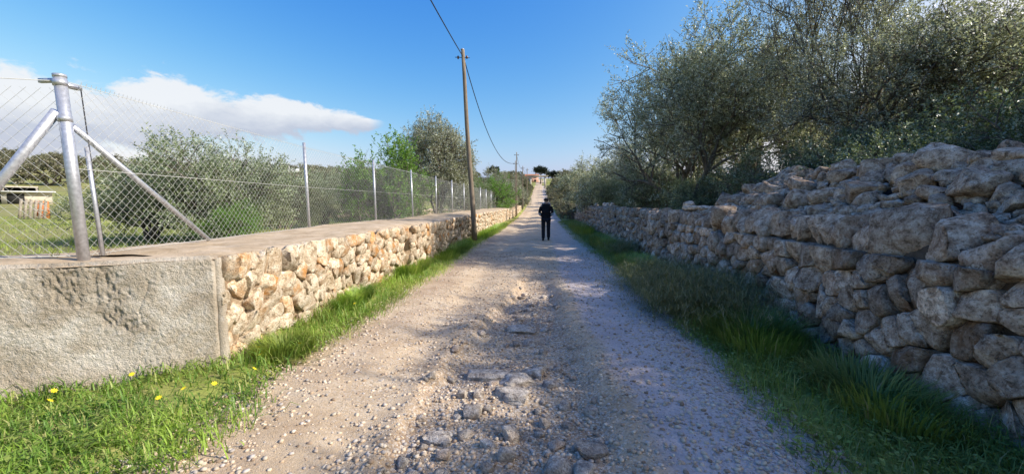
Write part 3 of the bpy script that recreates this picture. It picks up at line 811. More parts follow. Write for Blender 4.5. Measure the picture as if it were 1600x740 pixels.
def grass(name, n, xyf, zf, hf, w, mat, label, seed, dry=.14, clump=1.3, bend=(.2, 1.3)):
    r2 = np.random.default_rng(seed); x, y = xyf(n, r2); n = len(x)
    h = hf(x, y, r2); V, F = blades(n, x, y, zf(x, y) - .01, h, np.full(n, w) * r2.uniform(.6, 1.4, n), r2.uniform(*bend, n), seed)
    t0 = np.clip(.5 + 1.3 * n2(x, y, clump, seed) + r2.uniform(-.25, .25, n), 0, 1); t1 = np.clip((r2.random(n) < dry) * r2.uniform(.5, 1, n) + .8 * sm(.15, .5, n2(x, y, .9, seed + 5)) * dry * 4, 0, 1)
    T = np.repeat(np.stack([t0, t1, 0 * t0], 1), 5, 0)
    return tag(link(name, mesh_np(name, V, F, T), mat), label, 'grass', kind='stuff')
def left_edge(y): return np.interp(y, [0, 2, 2.7, 3.4, 4.5, 9, 14, 35, 60], [-1.75, -2.0, -2.15, -2.35, -2.30, -2.28, -2.35, -2.35, -2.2]) + .12 * n2(y, y * 0, 1.3, 101)
def xy_left(n, r2):
    y = 1.4 + 24 * r2.random(n * 3) ** 2.0; x = r2.uniform(-7, -1.7, n * 3)
    e = left_edge(y); inner = np.where(y > 3.38, -2.98, -9)
    line = 1.15 + (x + 7.2) * (3.36 - 1.15) / (7.2 - 2.93)          # rendered wall foot
    ok = (x < e + .10 * r2.normal(size=len(x))) & (x > inner) & ((y < line - .02) | (y > 3.38)) & (r2.random(len(x)) < np.clip(.8 + 2.2 * n2(x, y, 1.4, 103), .12, 1))
    return x[ok][:n], y[ok][:n]
grass('verge_grass', 42000, xy_left, terrain, lambda x, y, r: r.uniform(.05, .19, len(x)) * (1 + .9 * n2(x, y, 1.8, 104)) * (1 + .6 * sm(4, 5, y) * sm(-2.5, -2.8, x)), .0085, M['grass'], 'bright green grass on the verge at the foot of the left wall', 301, .16)
def xy_lcol(n, r2):
    y = 3.5 + 40 * r2.random(n) ** 1.7; x = left_edge(y) + r2.normal(0, .12, n) - .05; return x, y
grass('verge_grass', 9000, xy_lcol, terrain, lambda x, y, r: r.uniform(.03, .10, len(x)), .007, M['fieldgrass'], 'yellowish low grass fringe where the left verge meets the dirt', 302, .3)
# broad leafed weeds at left verge: small rosettes of oval leaves
def rosettes(name, n, xyf, zf, mat, label, seed, ls=(.02, .05), nl=9):
    r2 = np.random.default_rng(seed); x, y = xyf(n, r2); n = len(x); z = zf(x, y)
    N = n * nl; cx = np.repeat(x, nl); cy = np.repeat(y, nl); cz = np.repeat(z, nl)
    a = r2.uniform(0, 6.28, N); L = r2.uniform(*ls, N); up = r2.uniform(.2, 1.3, N); r0 = r2.uniform(.0, .05, N)
    d = np.stack([np.cos(a), np.sin(a), up * .6], 1); d /= np.linalg.norm(d, axis=1)[:, None]
    s = np.stack([-np.sin(a), np.cos(a), 0 * a], 1); c0 = np.stack([cx, cy, cz], 1) + d * r0[:, None] + np.array([0, 0, 1]) * (r2.random(N) * .07)[:, None]
    V = np.stack([c0, c0 + d * (L * .5)[:, None] + s * (L * .3)[:, None], c0 + d * L[:, None] - np.array([0, 0, .25]) * L[:, None], c0 + d * (L * .5)[:, None] - s * (L * .3)[:, None]], 1).reshape(-1, 3)
    F = (np.array([[0, 1, 2, 3]])[None] + (np.arange(N) * 4)[:, None, None]).reshape(-1, 4)
    T = np.repeat(np.stack([r2.random(N), r2.random(N) * .3, 0 * a], 1), 4, 0)
    return tag(link(name, mesh_np(name, V, F, T), mat), label, 'weeds', kind='stuff')
rosettes('weeds', 1500, xy_left, lambda x, y: terrain(x, y) + .01, M['grass'], 'leafy green weeds mixed into the left verge', 303, (.02, .05), 8)
def right_edge(y): return np.interp(y, [0, 2.2, 3.2, 4.4, 6, 8.5, 14, 18, 30, 60], [1.3, 1.38, 1.50, 1.58, 1.55, 1.55, 1.45, 1.30, 1.3, 1.4]) + .1 * n2(y, y * 0, 1.2, 111)
def xy_right(n, r2):
    y = 1.5 + 32 * r2.random(n * 2) ** 1.9; x = r2.uniform(1.1, 2.95, n * 2)
    ok = (x > right_edge(y) + .10 * np.abs(r2.normal(size=len(x)))) & (r2.random(len(x)) < np.clip(.8 + 1.5 * n2(x, y, 1.3, 113), .12, 1))
    return x[ok][:n], y[ok][:n]
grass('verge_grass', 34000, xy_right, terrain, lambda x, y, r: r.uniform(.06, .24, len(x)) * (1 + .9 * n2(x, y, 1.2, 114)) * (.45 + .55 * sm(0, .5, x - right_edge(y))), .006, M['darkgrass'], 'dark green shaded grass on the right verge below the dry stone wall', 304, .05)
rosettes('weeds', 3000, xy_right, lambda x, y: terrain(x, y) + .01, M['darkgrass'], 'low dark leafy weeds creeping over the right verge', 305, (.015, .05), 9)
def clump_xy(cx, cy, rx_, ry_):
    def f(n, r2):
        a = r2.uniform(0, 6.28, n); r = np.sqrt(r2.random(n)); return cx + rx_ * r * np.cos(a), cy + ry_ * r * np.sin(a)
    return f
# tall tufts
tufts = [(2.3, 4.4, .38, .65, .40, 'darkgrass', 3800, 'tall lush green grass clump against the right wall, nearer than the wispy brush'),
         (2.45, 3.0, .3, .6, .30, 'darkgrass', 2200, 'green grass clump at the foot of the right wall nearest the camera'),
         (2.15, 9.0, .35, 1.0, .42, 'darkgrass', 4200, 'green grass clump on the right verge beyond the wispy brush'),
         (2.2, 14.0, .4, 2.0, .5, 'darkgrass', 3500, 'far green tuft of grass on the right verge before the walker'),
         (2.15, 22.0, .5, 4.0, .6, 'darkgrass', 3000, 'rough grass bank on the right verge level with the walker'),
         (-2.75, 5.6, .14, .5, .30, 'grass', 2600, 'lush bright green tuft against the sunlit stones of the left wall'),
         (-2.75, 8.4, .2, .9, .34, 'grass', 3200, 'bright green tuft where the left wall goes into shade'),
         (-2.6, 3.75, .25, .3, .20, 'grass', 2600, 'green tuft with yellow flowers at the corner of the rendered wall'),
         (-2.6, 12.0, .3, 2.2, .34, 'grass', 3600, 'shaded green grass along the left wall before the utility pole'),
         (-2.5, 22.0, .4, 6.0, .34, 'grass', 4000, 'sunny yellow-green grass along the left wall beyond the utility pole')]
for i_, (cx, cy, a_, b_, hh, mt, n_, lab) in enumerate(tufts):
    r2 = np.random.default_rng(400 + i_)
    g_ = grass('grass_clump', int(n_ * .6), clump_xy(cx, cy, a_, b_), terrain, lambda x, y, r, hh=hh: r.uniform(.35, 1.0, len(x)) * hh, .0095, M[mt], lab, 400 + i_, .06, 2.5, (.2, .8))
# dry wispy brush, right verge: branching stems with fine needles
def wispy(name, cx, cy, R, H, nst, label, seed):
    r2 = np.random.default_rng(seed); mb = MB()
    root = empty(name, (cx, cy, float(terrain(cx, cy))), label=label, cat='shrub')
    VS = []; FS = []; TS = []; n0 = 0
    bx, by = cx + r2.normal(0, R * .3, nst), cy + r2.normal(0, R * .45, nst)
    n = nst; V, F = blades(n, bx, by, terrain(bx, by), r2.uniform(.45, 1.0, n) * H, np.full(n, .0045), r2.uniform(.4, 1.5, n), seed)
    T = np.repeat(np.stack([r2.random(n), (r2.random(n) < .14) * .9, 0 * bx], 1), 5, 0)
    pl(link('stems', mesh_np('stems', V, F, T), M['drygrass'], root))['kind'] = 'stuff'
    # fine side wisps from the mid and tip of the stems
    V5 = V.reshape(-1, 5, 3); k = 16
    f = r2.random((n, k)); p = V5[:, 2][:, None] * (1 - f)[..., None] + V5[:, 4][:, None] * f[..., None]; p = p.reshape(-1, 3) + r2.normal(0, .01, (n * k, 3))
    N = len(p); hgt = r2.uniform(.03, .11, N); V, F = blades(N, p[:, 0], p[:, 1], p[:, 2], hgt, np.full(N, .0038), r2.uniform(.5, 2.2, N), seed + 1)
    T = np.repeat(np.stack([r2.random(N), (r2.random(N) < .15) * .8, 0 * hgt], 1), 5, 0)
    o = pl(link('foliage', mesh_np('foliage', V, F, T), M['drygrass'], root)); o['kind'] = 'stuff'
wispy('wispy_shrub', 2.15, 5.6, .95, .78, 1500, 'wide dull olive-brown wispy shrub leaning on the right wall', 501)
wispy('wispy_shrub', 2.05, 7.2, .7, .66, 800, 'smaller wispy shrub just beyond the wide one on the right verge', 502)
wispy('wispy_shrub', 2.3, 11.4, .6, .6, 300, 'dull wispy shrub on the right verge, farther along the wall', 504)

def xy_cap(n, r2):
    y = 3.3 + 14 * r2.random(n) ** 1.3; return -4.42 + np.abs(r2.normal(0, .05, n)) - .10, y
grass('fence_foot_weeds', 2600, xy_cap, lambda x, y: wtop(y) - .02, lambda x, y, r: r.uniform(.03, .16, len(x)) * (n2(x * 0, y, .8, 131) > -.05), .006, M['fieldgrass'], 'straggly weeds growing along the foot of the fence', 306, .3)
# field grass behind the fence
def xy_field(n, r2):
    r = 4.2 + 42 * r2.random(n) ** 1.5; a = r2.uniform(math.radians(-84), math.radians(-8), n)
    x = r * np.sin(a); y = r * np.cos(a); ok = (x < -4.65) & (y > 3.2 + (x + 4.2) * .42 + .25); return x[ok], y[ok]
grass('field_grass', 60000, xy_field, terrain, lambda x, y, r: r.uniform(.05, .17, len(x)) * (1 + .02 * np.hypot(x, y)), .010, M['fieldgrass'], 'green meadow grass in the field behind the fence', 305, .10, .6)
# flowers
def flower_mesh():
    mb = MB(); n = 8
    for k in range(n):
        a = k * 2 * math.pi / n; b2 = math.pi / n * .95
        c = lambda r, t, z: (r * math.cos(t), r * math.sin(t), z)
        mb.add([(0, 0, 0), c(.6, a - b2, .12), c(1, a, .2), c(.6, a + b2, .12)], [[0, 1, 2, 3]])
    return mb
fm = flower_mesh(); FV, FF = np.vstack(fm.V), np.vstack(fm.F)
fx, fy = xy_field(4200, np.random.default_rng(77)); keep = n2(fx, fy, .35, 121) > .02; fx, fy = fx[keep], fy[keep]
r2 = np.random.default_rng(78); sc_ = r2.uniform(.022, .042, len(fx)); fz = terrain(fx, fy) + r2.uniform(.10, .2, len(fx))
V = (FV[None] * sc_[:, None, None] + np.stack([fx, fy, fz], 1)[:, None]).reshape(-1, 3)
F = (FF[None] + (np.arange(len(fx)) * len(FV))[:, None, None]).reshape(-1, 4)
tag(link('field_flowers', mesh_np('field_flowers', V, F), M['petal']), 'small yellow wild flowers dotted over the meadow', 'flowers', kind='stuff')
fme = mesh_np('flower_head', FV * .022, FF); fme.materials.append(M['petal'])
sv, sf = tube([(0, 0, -.16), (.01, .005, -.08), (0, 0, 0)], .0022, 5); sme = mesh_np('stem', sv, sf, (.5, .2, 0)); sme.materials.append(M['grass'])
FL = [(-3.15, 2.75), (-3.48, 2.50), (-3.28, 2.33), (-2.62, 3.42), (-2.50, 3.28), (-2.58, 2.60), (-2.62, 2.45), (-2.45, 2.72), (-2.36, 3.02), (-2.35, 3.62), (-2.75, 4.6), (-2.5, 5.1)]
for i_, (x, y) in enumerate(FL):
    e = empty('yellow_flower', (x, y, float(terrain(x, y)) + .17), i_ * 1.3, label='small yellow daisy-like flower in the green grass of the left verge', cat='flower', group='yellow flowers on the left verge')
    e.rotation_euler = (.45 + .2 * math.sin(i_), .3, i_)
    link('flower_head', fme, None, e); link('stem', sme, None, e)

# ------------------------------------------------------------------ trees
def grow_tree(seed, H, Rx, nstem=3, trunk=.8, lv=5, spread=.55, lean=.0, r0=.16, low=.25, upb=.25):
    """branch skeleton that fills an ellipsoid crown; returns tubes mesh and leaf anchor segments"""
    r = np.random.default_rng(seed); mb = MB(); anchors = []
    cz = H * (.5 + low * .5); rz = H * (1 - low) * .5
    def env(p): return (p[0] / Rx) ** 2 + (p[1] / Rx) ** 2 + (((p[2] - cz) / rz) ** 2 if p[2] > cz else ((p[2] - cz) / rz) ** 2 * .4)
    def branch(p, d, L, rad, level):
        n = 4 if level < 3 else 2; pts = [p.copy()]
        for _ in range(n):
            d = d + r.normal(0, .17, 3) + np.array([0, 0, upb * .18]); d /= np.linalg.norm(d)
            p = p + d * L / n; pts.append(p.copy())
            if env(p) > 1.12 and level > 1: break
        m = len(pts); rr = rad * np.linspace(1, .62, m)
        if level >= 5:
            if r.random() < .6: mb.add(*tube([pts[0], pts[-1]], [rr[0], rr[-1]], 3, False))
        else: mb.add(*tube(pts, rr, 7 if level < 2 else (5 if level < 3 else 3), False))
        if level >= 3:
            for i in range(m - 1): anchors.append((pts[i], pts[i + 1]))
        if level >= lv or m < 2 or (env(p) > 1.12 and level > 1): return
        k = r.integers(2, 4) if level < 2 else r.integers(2, 5)
        base = r.uniform(0, 6.28)
        for j in range(k):
            a = base + j * 6.283 / k + r.normal(0, .3); ref = np.cross(d, [0, 0, 1]) if abs(d[2]) < .95 else np.array([1., 0, 0])
            ref /= np.linalg.norm(ref); b2 = np.cross(d, ref); sp = spread * r.uniform(.7, 1.5)
            nd = d * math.cos(sp) + (ref * math.cos(a) + b2 * math.sin(a)) * math.sin(sp)
            branch(p, nd / np.linalg.norm(nd), L * r.uniform(.68, .90), rad * .62 * r.uniform(.8, 1.1), level + 1)
        if level >= 1 and m > 1:
            for _ in range(2):
                q_ = pts[r.integers(1, m)]; nd = d + r.normal(0, .7, 3); branch(q_, nd / np.linalg.norm(nd), L * .6, rad * .4, level + 2)
    for s in range(nstem):
        a = s * 6.283 / nstem + r.normal(0, .3); d = np.array([math.cos(a) * .42 + lean, math.sin(a) * .42, 1.]) if nstem > 1 else np.array([lean, 0, 1.])
        branch(np.array([math.cos(a) * .07, math.sin(a) * .07, -.1]), d / np.linalg.norm(d), trunk * r.uniform(.85, 1.2), r0 * r.uniform(.8, 1.1), 0)
    A = np.array([b for _, b in anchors]); lo = np.percentile(A, 2, axis=0); hi = np.percentile(A, 98, axis=0)
    rxy = (hi - lo)[:2].mean() / 2; k = np.array([(Rx - .25) / rxy] * 2 + [0.]); ctr = np.array([*((hi + lo)[:2] / 2), 0])
    z0 = H * low + .15; kz = (H - .25 - z0) / (hi[2] - lo[2])
    def warp(P):
        P = np.asarray(P, float); Q = P.copy(); w = np.clip(P[..., 2:3] / max(lo[2], .5), 0, 1)
        Q[..., :2] = (P - ctr * w)[..., :2] * (1 + (k[0] - 1) * w)
        zc = P[..., 2]; Q[..., 2] = np.where(zc > lo[2], z0 + (zc - lo[2]) * kz, np.where(zc > 0, zc * z0 / max(lo[2], .05), zc)); return Q
    mb.V = [warp(v) for v in mb.V]
    return mb, [(warp(a), warp(b)) for a, b in anchors]
def leaves(anchors, nspr, nl, L, Wd, sprig, seed, droop=.0, spread=.10, hang=.0, up=.35):
    r = np.random.default_rng(seed); A0 = np.array([a for a, _ in anchors]); A1 = np.array([b for _, b in anchors])
    i = r.integers(0, len(A0), nspr); f = r.random(nspr)[:, None]; base = A0[i] * (1 - f) + A1[i] * f
    cen = A0.mean(0); outd = base - cen; outd /= np.linalg.norm(outd, axis=1)[:, None] + 1e-6
    d = outd * .7 + r.normal(0, .6, (nspr, 3)) + np.array([0, 0, up]); d /= np.linalg.norm(d, axis=1)[:, None]
    sl_ = sprig * r.uniform(.5, 1.3, nspr)
    t = (np.arange(nl) + .5) / nl
    P = base[:, None] + d[:, None] * (t[None, :, None] * sl_[:, None, None]); P[:, :, 2] -= droop * (t[None] * sl_[:, None]) ** 2 * 2
    P = P + r.normal(0, spread * .12, P.shape)
    dirl = d[:, None] * .5 + r.normal(0, .62, P.shape); dirl /= np.linalg.norm(dirl, axis=2)[..., None]
    side = np.cross(dirl, r.normal(0, 1, P.shape)); side /= np.linalg.norm(side, axis=2)[..., None] + 1e-6
    ll = L * r.uniform(.6, 1.25, P.shape[:2])[..., None]; ww = Wd * r.uniform(.7, 1.2, P.shape[:2])[..., None]
    V = np.stack([P, P + dirl * ll * .5 + side * ww / 2, P + dirl * ll, P + dirl * ll * .5 - side * ww / 2], 2).reshape(-1, 3)
    N = nspr * nl; F = np.arange(N * 4).reshape(N, 4)
    sh = np.clip(r.random(nspr) * .9 + .1 * r.normal(size=nspr), 0, 1)
    t0 = np.repeat(sh, nl); t1 = (r.random(N) < .42) * r.uniform(.5, 1, N)  # large pale share also paints sun glints onto the leaves
    return V, F, np.repeat(np.stack([t0, t1, 0 * t0], 1), 4, 0)
PROTO = {}
def proto(key, tree, leaf, mat, bark='bark'):
    mb, anc = grow_tree(**tree)
    tme = mesh_np('trunk', np.vstack(mb.V), mb.tris(), smooth=True); tme.materials.append(M[bark])
    V, F, T = leaves(anc, **leaf); cme = mesh_np('crown', V, F, T); cme.materials.append(M[mat])
    PROTO[key] = (tme, cme, tree['H'])
OL = dict(nspr=4500, nl=20, L=.066, Wd=.022, sprig=.46)
proto('olive_a', dict(seed=1, H=5.6, Rx=2.7, nstem=3, trunk=1.15, lv=6, low=.16, r0=.14), dict(OL, seed=11, nspr=6300, L=.070, Wd=.025), 'olive')
proto('olive_b', dict(seed=2, H=5.2, Rx=2.6, nstem=3, trunk=1.05, lv=6, low=.14, r0=.13), dict(OL, seed=12), 'olive')
proto('olive_c', dict(seed=5, H=7.2, Rx=2.6, nstem=2, trunk=1.6, lv=6, low=.30, r0=.10, upb=.5), dict(OL, seed=13, nspr=3400), 'olive')
proto('shrub_a', dict(seed=4, H=2.6, Rx=1.9, nstem=6, trunk=.5, lv=5, low=.02, r0=.05, spread=.65), dict(nspr=2900, nl=18, L=.050, Wd=.026, sprig=.30, seed=14), 'maquis')
proto('shrub_b', dict(seed=6, H=2.9, Rx=2.0, nstem=6, trunk=.55, lv=5, low=.02, r0=.05, spread=.6), dict(nspr=3300, nl=18, L=.066, Wd=.027, sprig=.36, seed=15), 'olive_green')
proto('fresh', dict(seed=8, H=4.0, Rx=1.5, nstem=2, trunk=.9, lv=5, low=.12, r0=.06, upb=.7), dict(nspr=800, nl=12, L=.10, Wd=.05, sprig=.38, seed=16), 'bright')
proto('far_a', dict(seed=9, H=4.6, Rx=2.7, nstem=3, trunk=1., lv=4, low=.08, r0=.14), dict(nspr=650, nl=9, L=.26, Wd=.14, sprig=.55, seed=17), 'farleaf')
proto('far_b', dict(seed=10, H=4.0, Rx=2.8, nstem=4, trunk=.8, lv=4, low=.04, r0=.12), dict(nspr=650, nl=9, L=.26, Wd=.14, sprig=.55, seed=18), 'farleaf')
proto('round', dict(seed=22, H=5.6, Rx=2.3, nstem=3, trunk=1.1, lv=6, low=.22, r0=.12), dict(nspr=4000, nl=14, L=.10, Wd=.038, sprig=.40, seed=29), 'olive')
proto('mid_a', dict(seed=12, H=4.6, Rx=2.4, nstem=3, trunk=1., lv=5, low=.05, r0=.12), dict(nspr=3000, nl=13, L=.11, Wd=.036, sprig=.45, seed=19), 'olive')
def tree(name, key, x, y, h, rz, label, cat='tree', group=None, z=None, wide=1.0, mat=None):
    tme, cme, H = PROTO[key]; s = h / H
    e = empty(name, (x, y, float(terrain(x, y)) - .03 if z is None else z), rz, label=label, cat=cat, group=group)
    e.scale = (s * wide, s * wide, s)
    link('trunk', tme, None, e); c = link('crown', cme, None, e)
    if mat:
        c.material_slots[0].link = 'OBJECT'; c.material_slots[0].material = M[mat]
    return e
# right side, from the camera outwards
tree('olive_tree', 'olive_a', 5.0, 13.4, 6.1, .4, 'broad olive tree with many bent limbs overhanging the right wall', wide=1.0)
tree('tall_tree', 'olive_c', 6.9, 10.4, 8.0, 1.2, 'tallest dark tree on the right, its crown cut by the top of the picture', wide=.62)
tree('olive_tree', 'olive_b', 7.7, 9.0, 4.35, 2.2, 'silvery olive tree behind the middle of the stone heap', wide=1.05)
tree('olive_tree', 'olive_a', 9.4, 8.2, 3.75, 3.6, 'dark-leaved olive tree at the right edge of the picture')
tree('olive_tree', 'olive_a', 9.4, 3.8, 6.3, 1.3, 'olive tree just outside the right edge of the picture shading the track', wide=.74)
tree('olive_tree', 'olive_b', 8.6, -4.2, 5.6, .8, 'olive tree behind the camera on the right', wide=.95)
tree('olive_tree', 'olive_b', 8.3, 5.6, 3.3, 2.9, 'olive tree above the right end of the heap, against the right picture edge')
tree('olive_tree', 'olive_b', 9.0, .2, 5.7, 5.3, 'olive tree level with the camera on the right, shading the track', wide=.95)
tree('olive_tree', 'olive_b', 9.3, 16.5, 6.3, .9, 'olive tree filling the gap behind the tallest tree')
tree('olive_tree', 'olive_a', 12.0, 13.4, 5.4, 5.1, 'olive tree standing back behind the silvery one', wide=1.1)
tree('olive_tree', 'olive_b', 6.3, 20.5, 5.2, 4.0, 'olive tree just beyond the broad leaning one along the right wall')
tree('olive_tree', 'mid_a', 5.3, 26.0, 4.9, 1.0, 'paler round olive tree overhanging the right wall halfway to the walker')
tree('olive_tree', 'mid_a', 4.6, 32.0, 4.2, 2.5, 'low round olive tree on the right just above the walker', wide=1.1)
tree('olive_tree', 'mid_a', 4.4, 39.0, 4.0, 4.2, 'low olive tree on the right beyond the walker', wide=1.1)
sh = [(5.6, 10.6, 1.9, 'a', 'dark shrub behind the wall at the foot of the tallest tree'), (6.0, 8.6, 2.2, 'a', 'dark dense shrub behind the far end of the stone heap'),
      (5.9, 6.9, 2.0, 'b', 'grey-green shrub above the middle of the stone heap'), (6.1, 5.2, 2.1, 'a', 'dark green shrub above the highest heap stones'),
      (6.3, 3.4, 2.3, 'a', 'dark green shrub at the right edge above the heap'), (7.6, 6.0, 2.8, 'b', 'taller grey-green shrub behind the highest stones'),
      (4.9, 12.0, 1.8, 'b', 'grey shrub under the left limbs of the broad olive'), (4.7, 15.6, 2.0, 'a', 'dark shrub behind the wall below the broad olive, far side'),
      (4.6, 18.4, 2.2, 'b', 'grey shrub along the wall beyond the broad olive'), (4.5, 22.6, 2.4, 'b', 'round pale shrub overhanging the right wall'),
      (4.3, 28.6, 2.4, 'b', 'grey-green shrub on the right between two low olives'), (7.9, 11.0, 2.6, 'a', 'dark shrub deep between the trunks on the right'), (8.6, 4.6, 3.0, 'b', 'tall shrub beyond the right frame edge')]
for x, y, h, kk, lab in sh: tree('evergreen_shrub', 'shrub_' + kk, x, y, h, x * 7 + y, lab, 'shrub')
# left side behind the fence
tree('evergreen_shrub', 'shrub_b', -8.8, 10.2, 2.75, .5, 'big rounded olive bush behind the first bay of the fence', 'shrub', wide=1.05)
tree('evergreen_shrub', 'shrub_b', -11.2, 10.6, 2.1, 2.0, 'lower olive bush left of the big rounded one', 'shrub', wide=1.2)
tree('evergreen_shrub', 'shrub_b', -8.6, 12.6, 2.15, 3.1, 'olive bush right of the big rounded one behind the second fence post', 'shrub', wide=1.1)
tree('evergreen_shrub', 'shrub_a', -7.6, 9.3, 1.2, 3.1, 'small fresh green bush in front of the big rounded one', 'shrub', mat='bright', wide=.8)
tree('evergreen_shrub', 'shrub_b', -9.6, 17.0, 2.5, 4.1, 'grey-green bush seen between the second and third fence posts', 'shrub', wide=1.15)
tree('evergreen_shrub', 'shrub_b', -7.0, 16.5, 2.4, 5.1, 'grey-green bush below the fresh green tree', 'shrub')
tree('fresh_green_tree', 'fresh', -6.0, 14.6, 3.7, .3, 'slender tree with bright fresh leaves behind the third fence post')
tree('fresh_green_tree', 'fresh', -5.6, 16.4, 2.9, 2.3, 'lower bright green tree leaning right behind the fourth fence post', wide=1.2)
tree('olive_tree', 'round', -6.3, 24.0, 6.0, 2.0, 'large round dark olive tree behind the fence, left of the utility pole', wide=.92)
tree('olive_tree', 'mid_a', -9.5, 27.0, 4.4, 1.0, 'olive tree half hidden behind the slender fresh green tree')
tree('evergreen_shrub', 'shrub_a', -4.9, 38.5, 3.6, 1.0, 'bright green bush behind the far end of the fence', 'shrub', mat='bright', wide=1.1)
tree('evergreen_shrub', 'shrub_b', -6.4, 33.0, 3.0, 1.7, 'dull grey bush just right of the utility pole', 'shrub')
tree('olive_tree', 'mid_a', -5.0, 50.0, 5.0, 3.0, 'olive tree beside the road behind the second pole')
tree('olive_tree', 'mid_a', -4.4, 62.0, 4.6, 3.9, 'roadside olive tree on the left, farther up the rise')
r2 = np.random.default_rng(99)
for k in range(9):
    y = 47 + k * 9.5 + r2.uniform(-2, 2)
    tree('olive_tree', ('far_a', 'far_b')[k % 2], 4.9 + r2.uniform(-.4, 1.2), y, r2.uniform(3.2, 4.2), r2.uniform(0, 6), 'roadside olive tree in the row climbing the rise on the right', group='roadside trees right of the far road', wide=.8)
    tree('olive_tree', ('far_b', 'far_a')[k % 2], -6.4 + r2.uniform(-1.2, .4), y + 22, r2.uniform(3.4, 4.6), r2.uniform(0, 6), 'roadside olive tree in the row climbing the rise on the left', group='roadside trees left of the far road', wide=.8)
for k in range(44):
    sd_ = 1 if k % 2 else -1; y = 34 + (k // 2) * 4.6 + r2.uniform(-1, 1)
    if sd_ < 0 and y < 58: continue
    tree('roadside_shrub', ('far_a', 'far_b')[k % 2], (2.75 if sd_ > 0 else -3.5) + r2.uniform(-.15, .5) * sd_, y, r2.uniform(1.1, 2.0), r2.uniform(0, 6), 'low scrubby bush hugging the edge of the far road', 'shrub', 'low bushes edging the far road', wide=1.1)
# far grove on the hillsides
n_ = 0
while n_ < 260:
    a = r2.uniform(math.radians(-62), math.radians(6)) if n_ < 200 else r2.uniform(math.radians(3), math.radians(20)); r = 36 + 215 * r2.random() ** .75; x, y = r * math.sin(a), r * math.cos(a)
    if abs(x + .5) < 7 or (a < math.radians(-44) and r < 84): continue
    if a < math.radians(-38) and r < 75 and r2.random() < .6: continue
    tree('olive_tree', ('far_a', 'far_b')[n_ % 2], x, y, r2.uniform(3.0, 5.2), r2.uniform(0, 6), 'small round tree in the grove covering the far slope', group='trees of the far grove', wide=r2.uniform(.9, 1.35)); n_ += 1
# stone pine on the skyline
def stone_pine(x, y, h, label):
    z = float(terrain(x, y)); e = empty('stone_pine', (x, y, z), label=label, cat='tree'); r = np.random.default_rng(int(abs(x) * 10) + 60)
    mb = MB(); mb.add(*tube([(0, 0, -.2), (.15, 0, h * .35), (.1, .1, h * .7)], [.3, .22, .15], 8)); 
    anc = []
    for k in range(11):
        a = r.uniform(0, 6.28); R = h * .42 * r.random() ** .5; p1 = np.array([R * math.cos(a), R * math.sin(a), h * (.78 + .14 * r.random() - .1 * (R / (h * .42)) ** 2)])
        p0 = np.array([.1, .1, h * r.uniform(.5, .68)]); mid = (p0 + p1) / 2 - np.array([0, 0, .05 * h]); mb.add(*tube([p0, mid, p1], [.12, .08, .05], 5)); anc += [(p1 + r.normal(0, .4, 3), p1 + r.normal(0, .5, 3)) for _ in range(10)]
    o = mb.build('trunk', M['bark'], e, True)
    V, F, T = leaves(anc, 700, 9, .5, .22, .9, 5, up=.6); link('crown', mesh_np('crown', V, F, T), M['pineleaf'], e)
stone_pine(-.2, 172, 7.0, 'dark umbrella-shaped pine on the skyline above the gate')
stone_pine(5.0, 180, 4.5, 'smaller dark pine on the skyline right of the umbrella-shaped one')
stone_pine(-21, 176, 6.0, 'dark pine on the skyline left of the far poles')

# ------------------------------------------------------------------ fence
FX = -4.4
def tubeobj(name, pts, rad, mat, parent, n=10, smooth=True, tint=None):
    V, F = tube(pts, rad, n); o = link(name, mesh_np(name, V, F, tint, smooth), mat, parent); return pl(o)
fe = empty('chain_link_fence', (FX, 7, 1.05), label='long galvanised chain link fence on top of the left wall', cat='fence')
P0 = np.array([-4.03, 3.2]); FH = 1.60
def fence_xy(s):
    """distance along Y -> x (short bend from the corner post to the straight run)"""
    return np.interp(s, [3.2, 7.25, 70], [-4.03, FX, FX])
def fz0(y): return np.interp(y, [3.2, 70], [1.075, 1.075]) + rbase(0, y)
posts = [7.25 + 3.08 * k for k in range(17)]
pv, pf = tube([(0, 0, -.1), (0, 0, FH)], .027, 12); 
pmesh = mesh_np('post', pv, pf, smooth=True)
for k, y in enumerate(posts):
    o = pl(link('post', pmesh, M['galv'], fe, (FX, y, float(fz0(y)))));
    o.rotation_euler = (random.uniform(-.01, .01), -.022 if k < 3 else random.uniform(-.012, .008), 0)
tubeobj('corner_post', [(-4.03, 3.2, 1.0), (-4.10, 3.2, 2.62)], .042, M['galv'], fe, 16)
tubeobj('post_cap', [(-4.1005, 3.2, 2.615), (-4.102, 3.2, 2.64)], .045, M['galv'], fe, 16)
tubeobj('brace', [(-4.09, 3.25, 2.22), (-4.20, 4.72, 1.09)], .026, M['galv'], fe, 12)
tubeobj('tension_bar', [(-4.07, 3.33, 2.05), (-4.015, 3.34, 1.07)], .016, M['galv'], fe, 8)
tubeobj('tension_bar', [(-4.11, 3.36, 2.55), (-4.02, 3.36, 1.08)], .005, M['cable'], fe, 6)
for zc in (2.27, 2.57):
    tubeobj('clamp', [(-4.085 - (zc - 2.2) * .04, 3.2, zc - .025), (-4.087 - (zc - 2.2) * .04, 3.2, zc + .025)], .049, M['galv'], fe, 14)
V, F = box((-4.09, 3.27, 2.56), (.05, .13, .035)); o = pl(link('bracket', mesh_np('bracket', V, F), M['galv'], fe))
V, F = box((-4.19, 3.18, 2.585), (.15, .025, .035)); o = pl(link('bracket', mesh_np('bracket', V, F), M['galv'], fe))
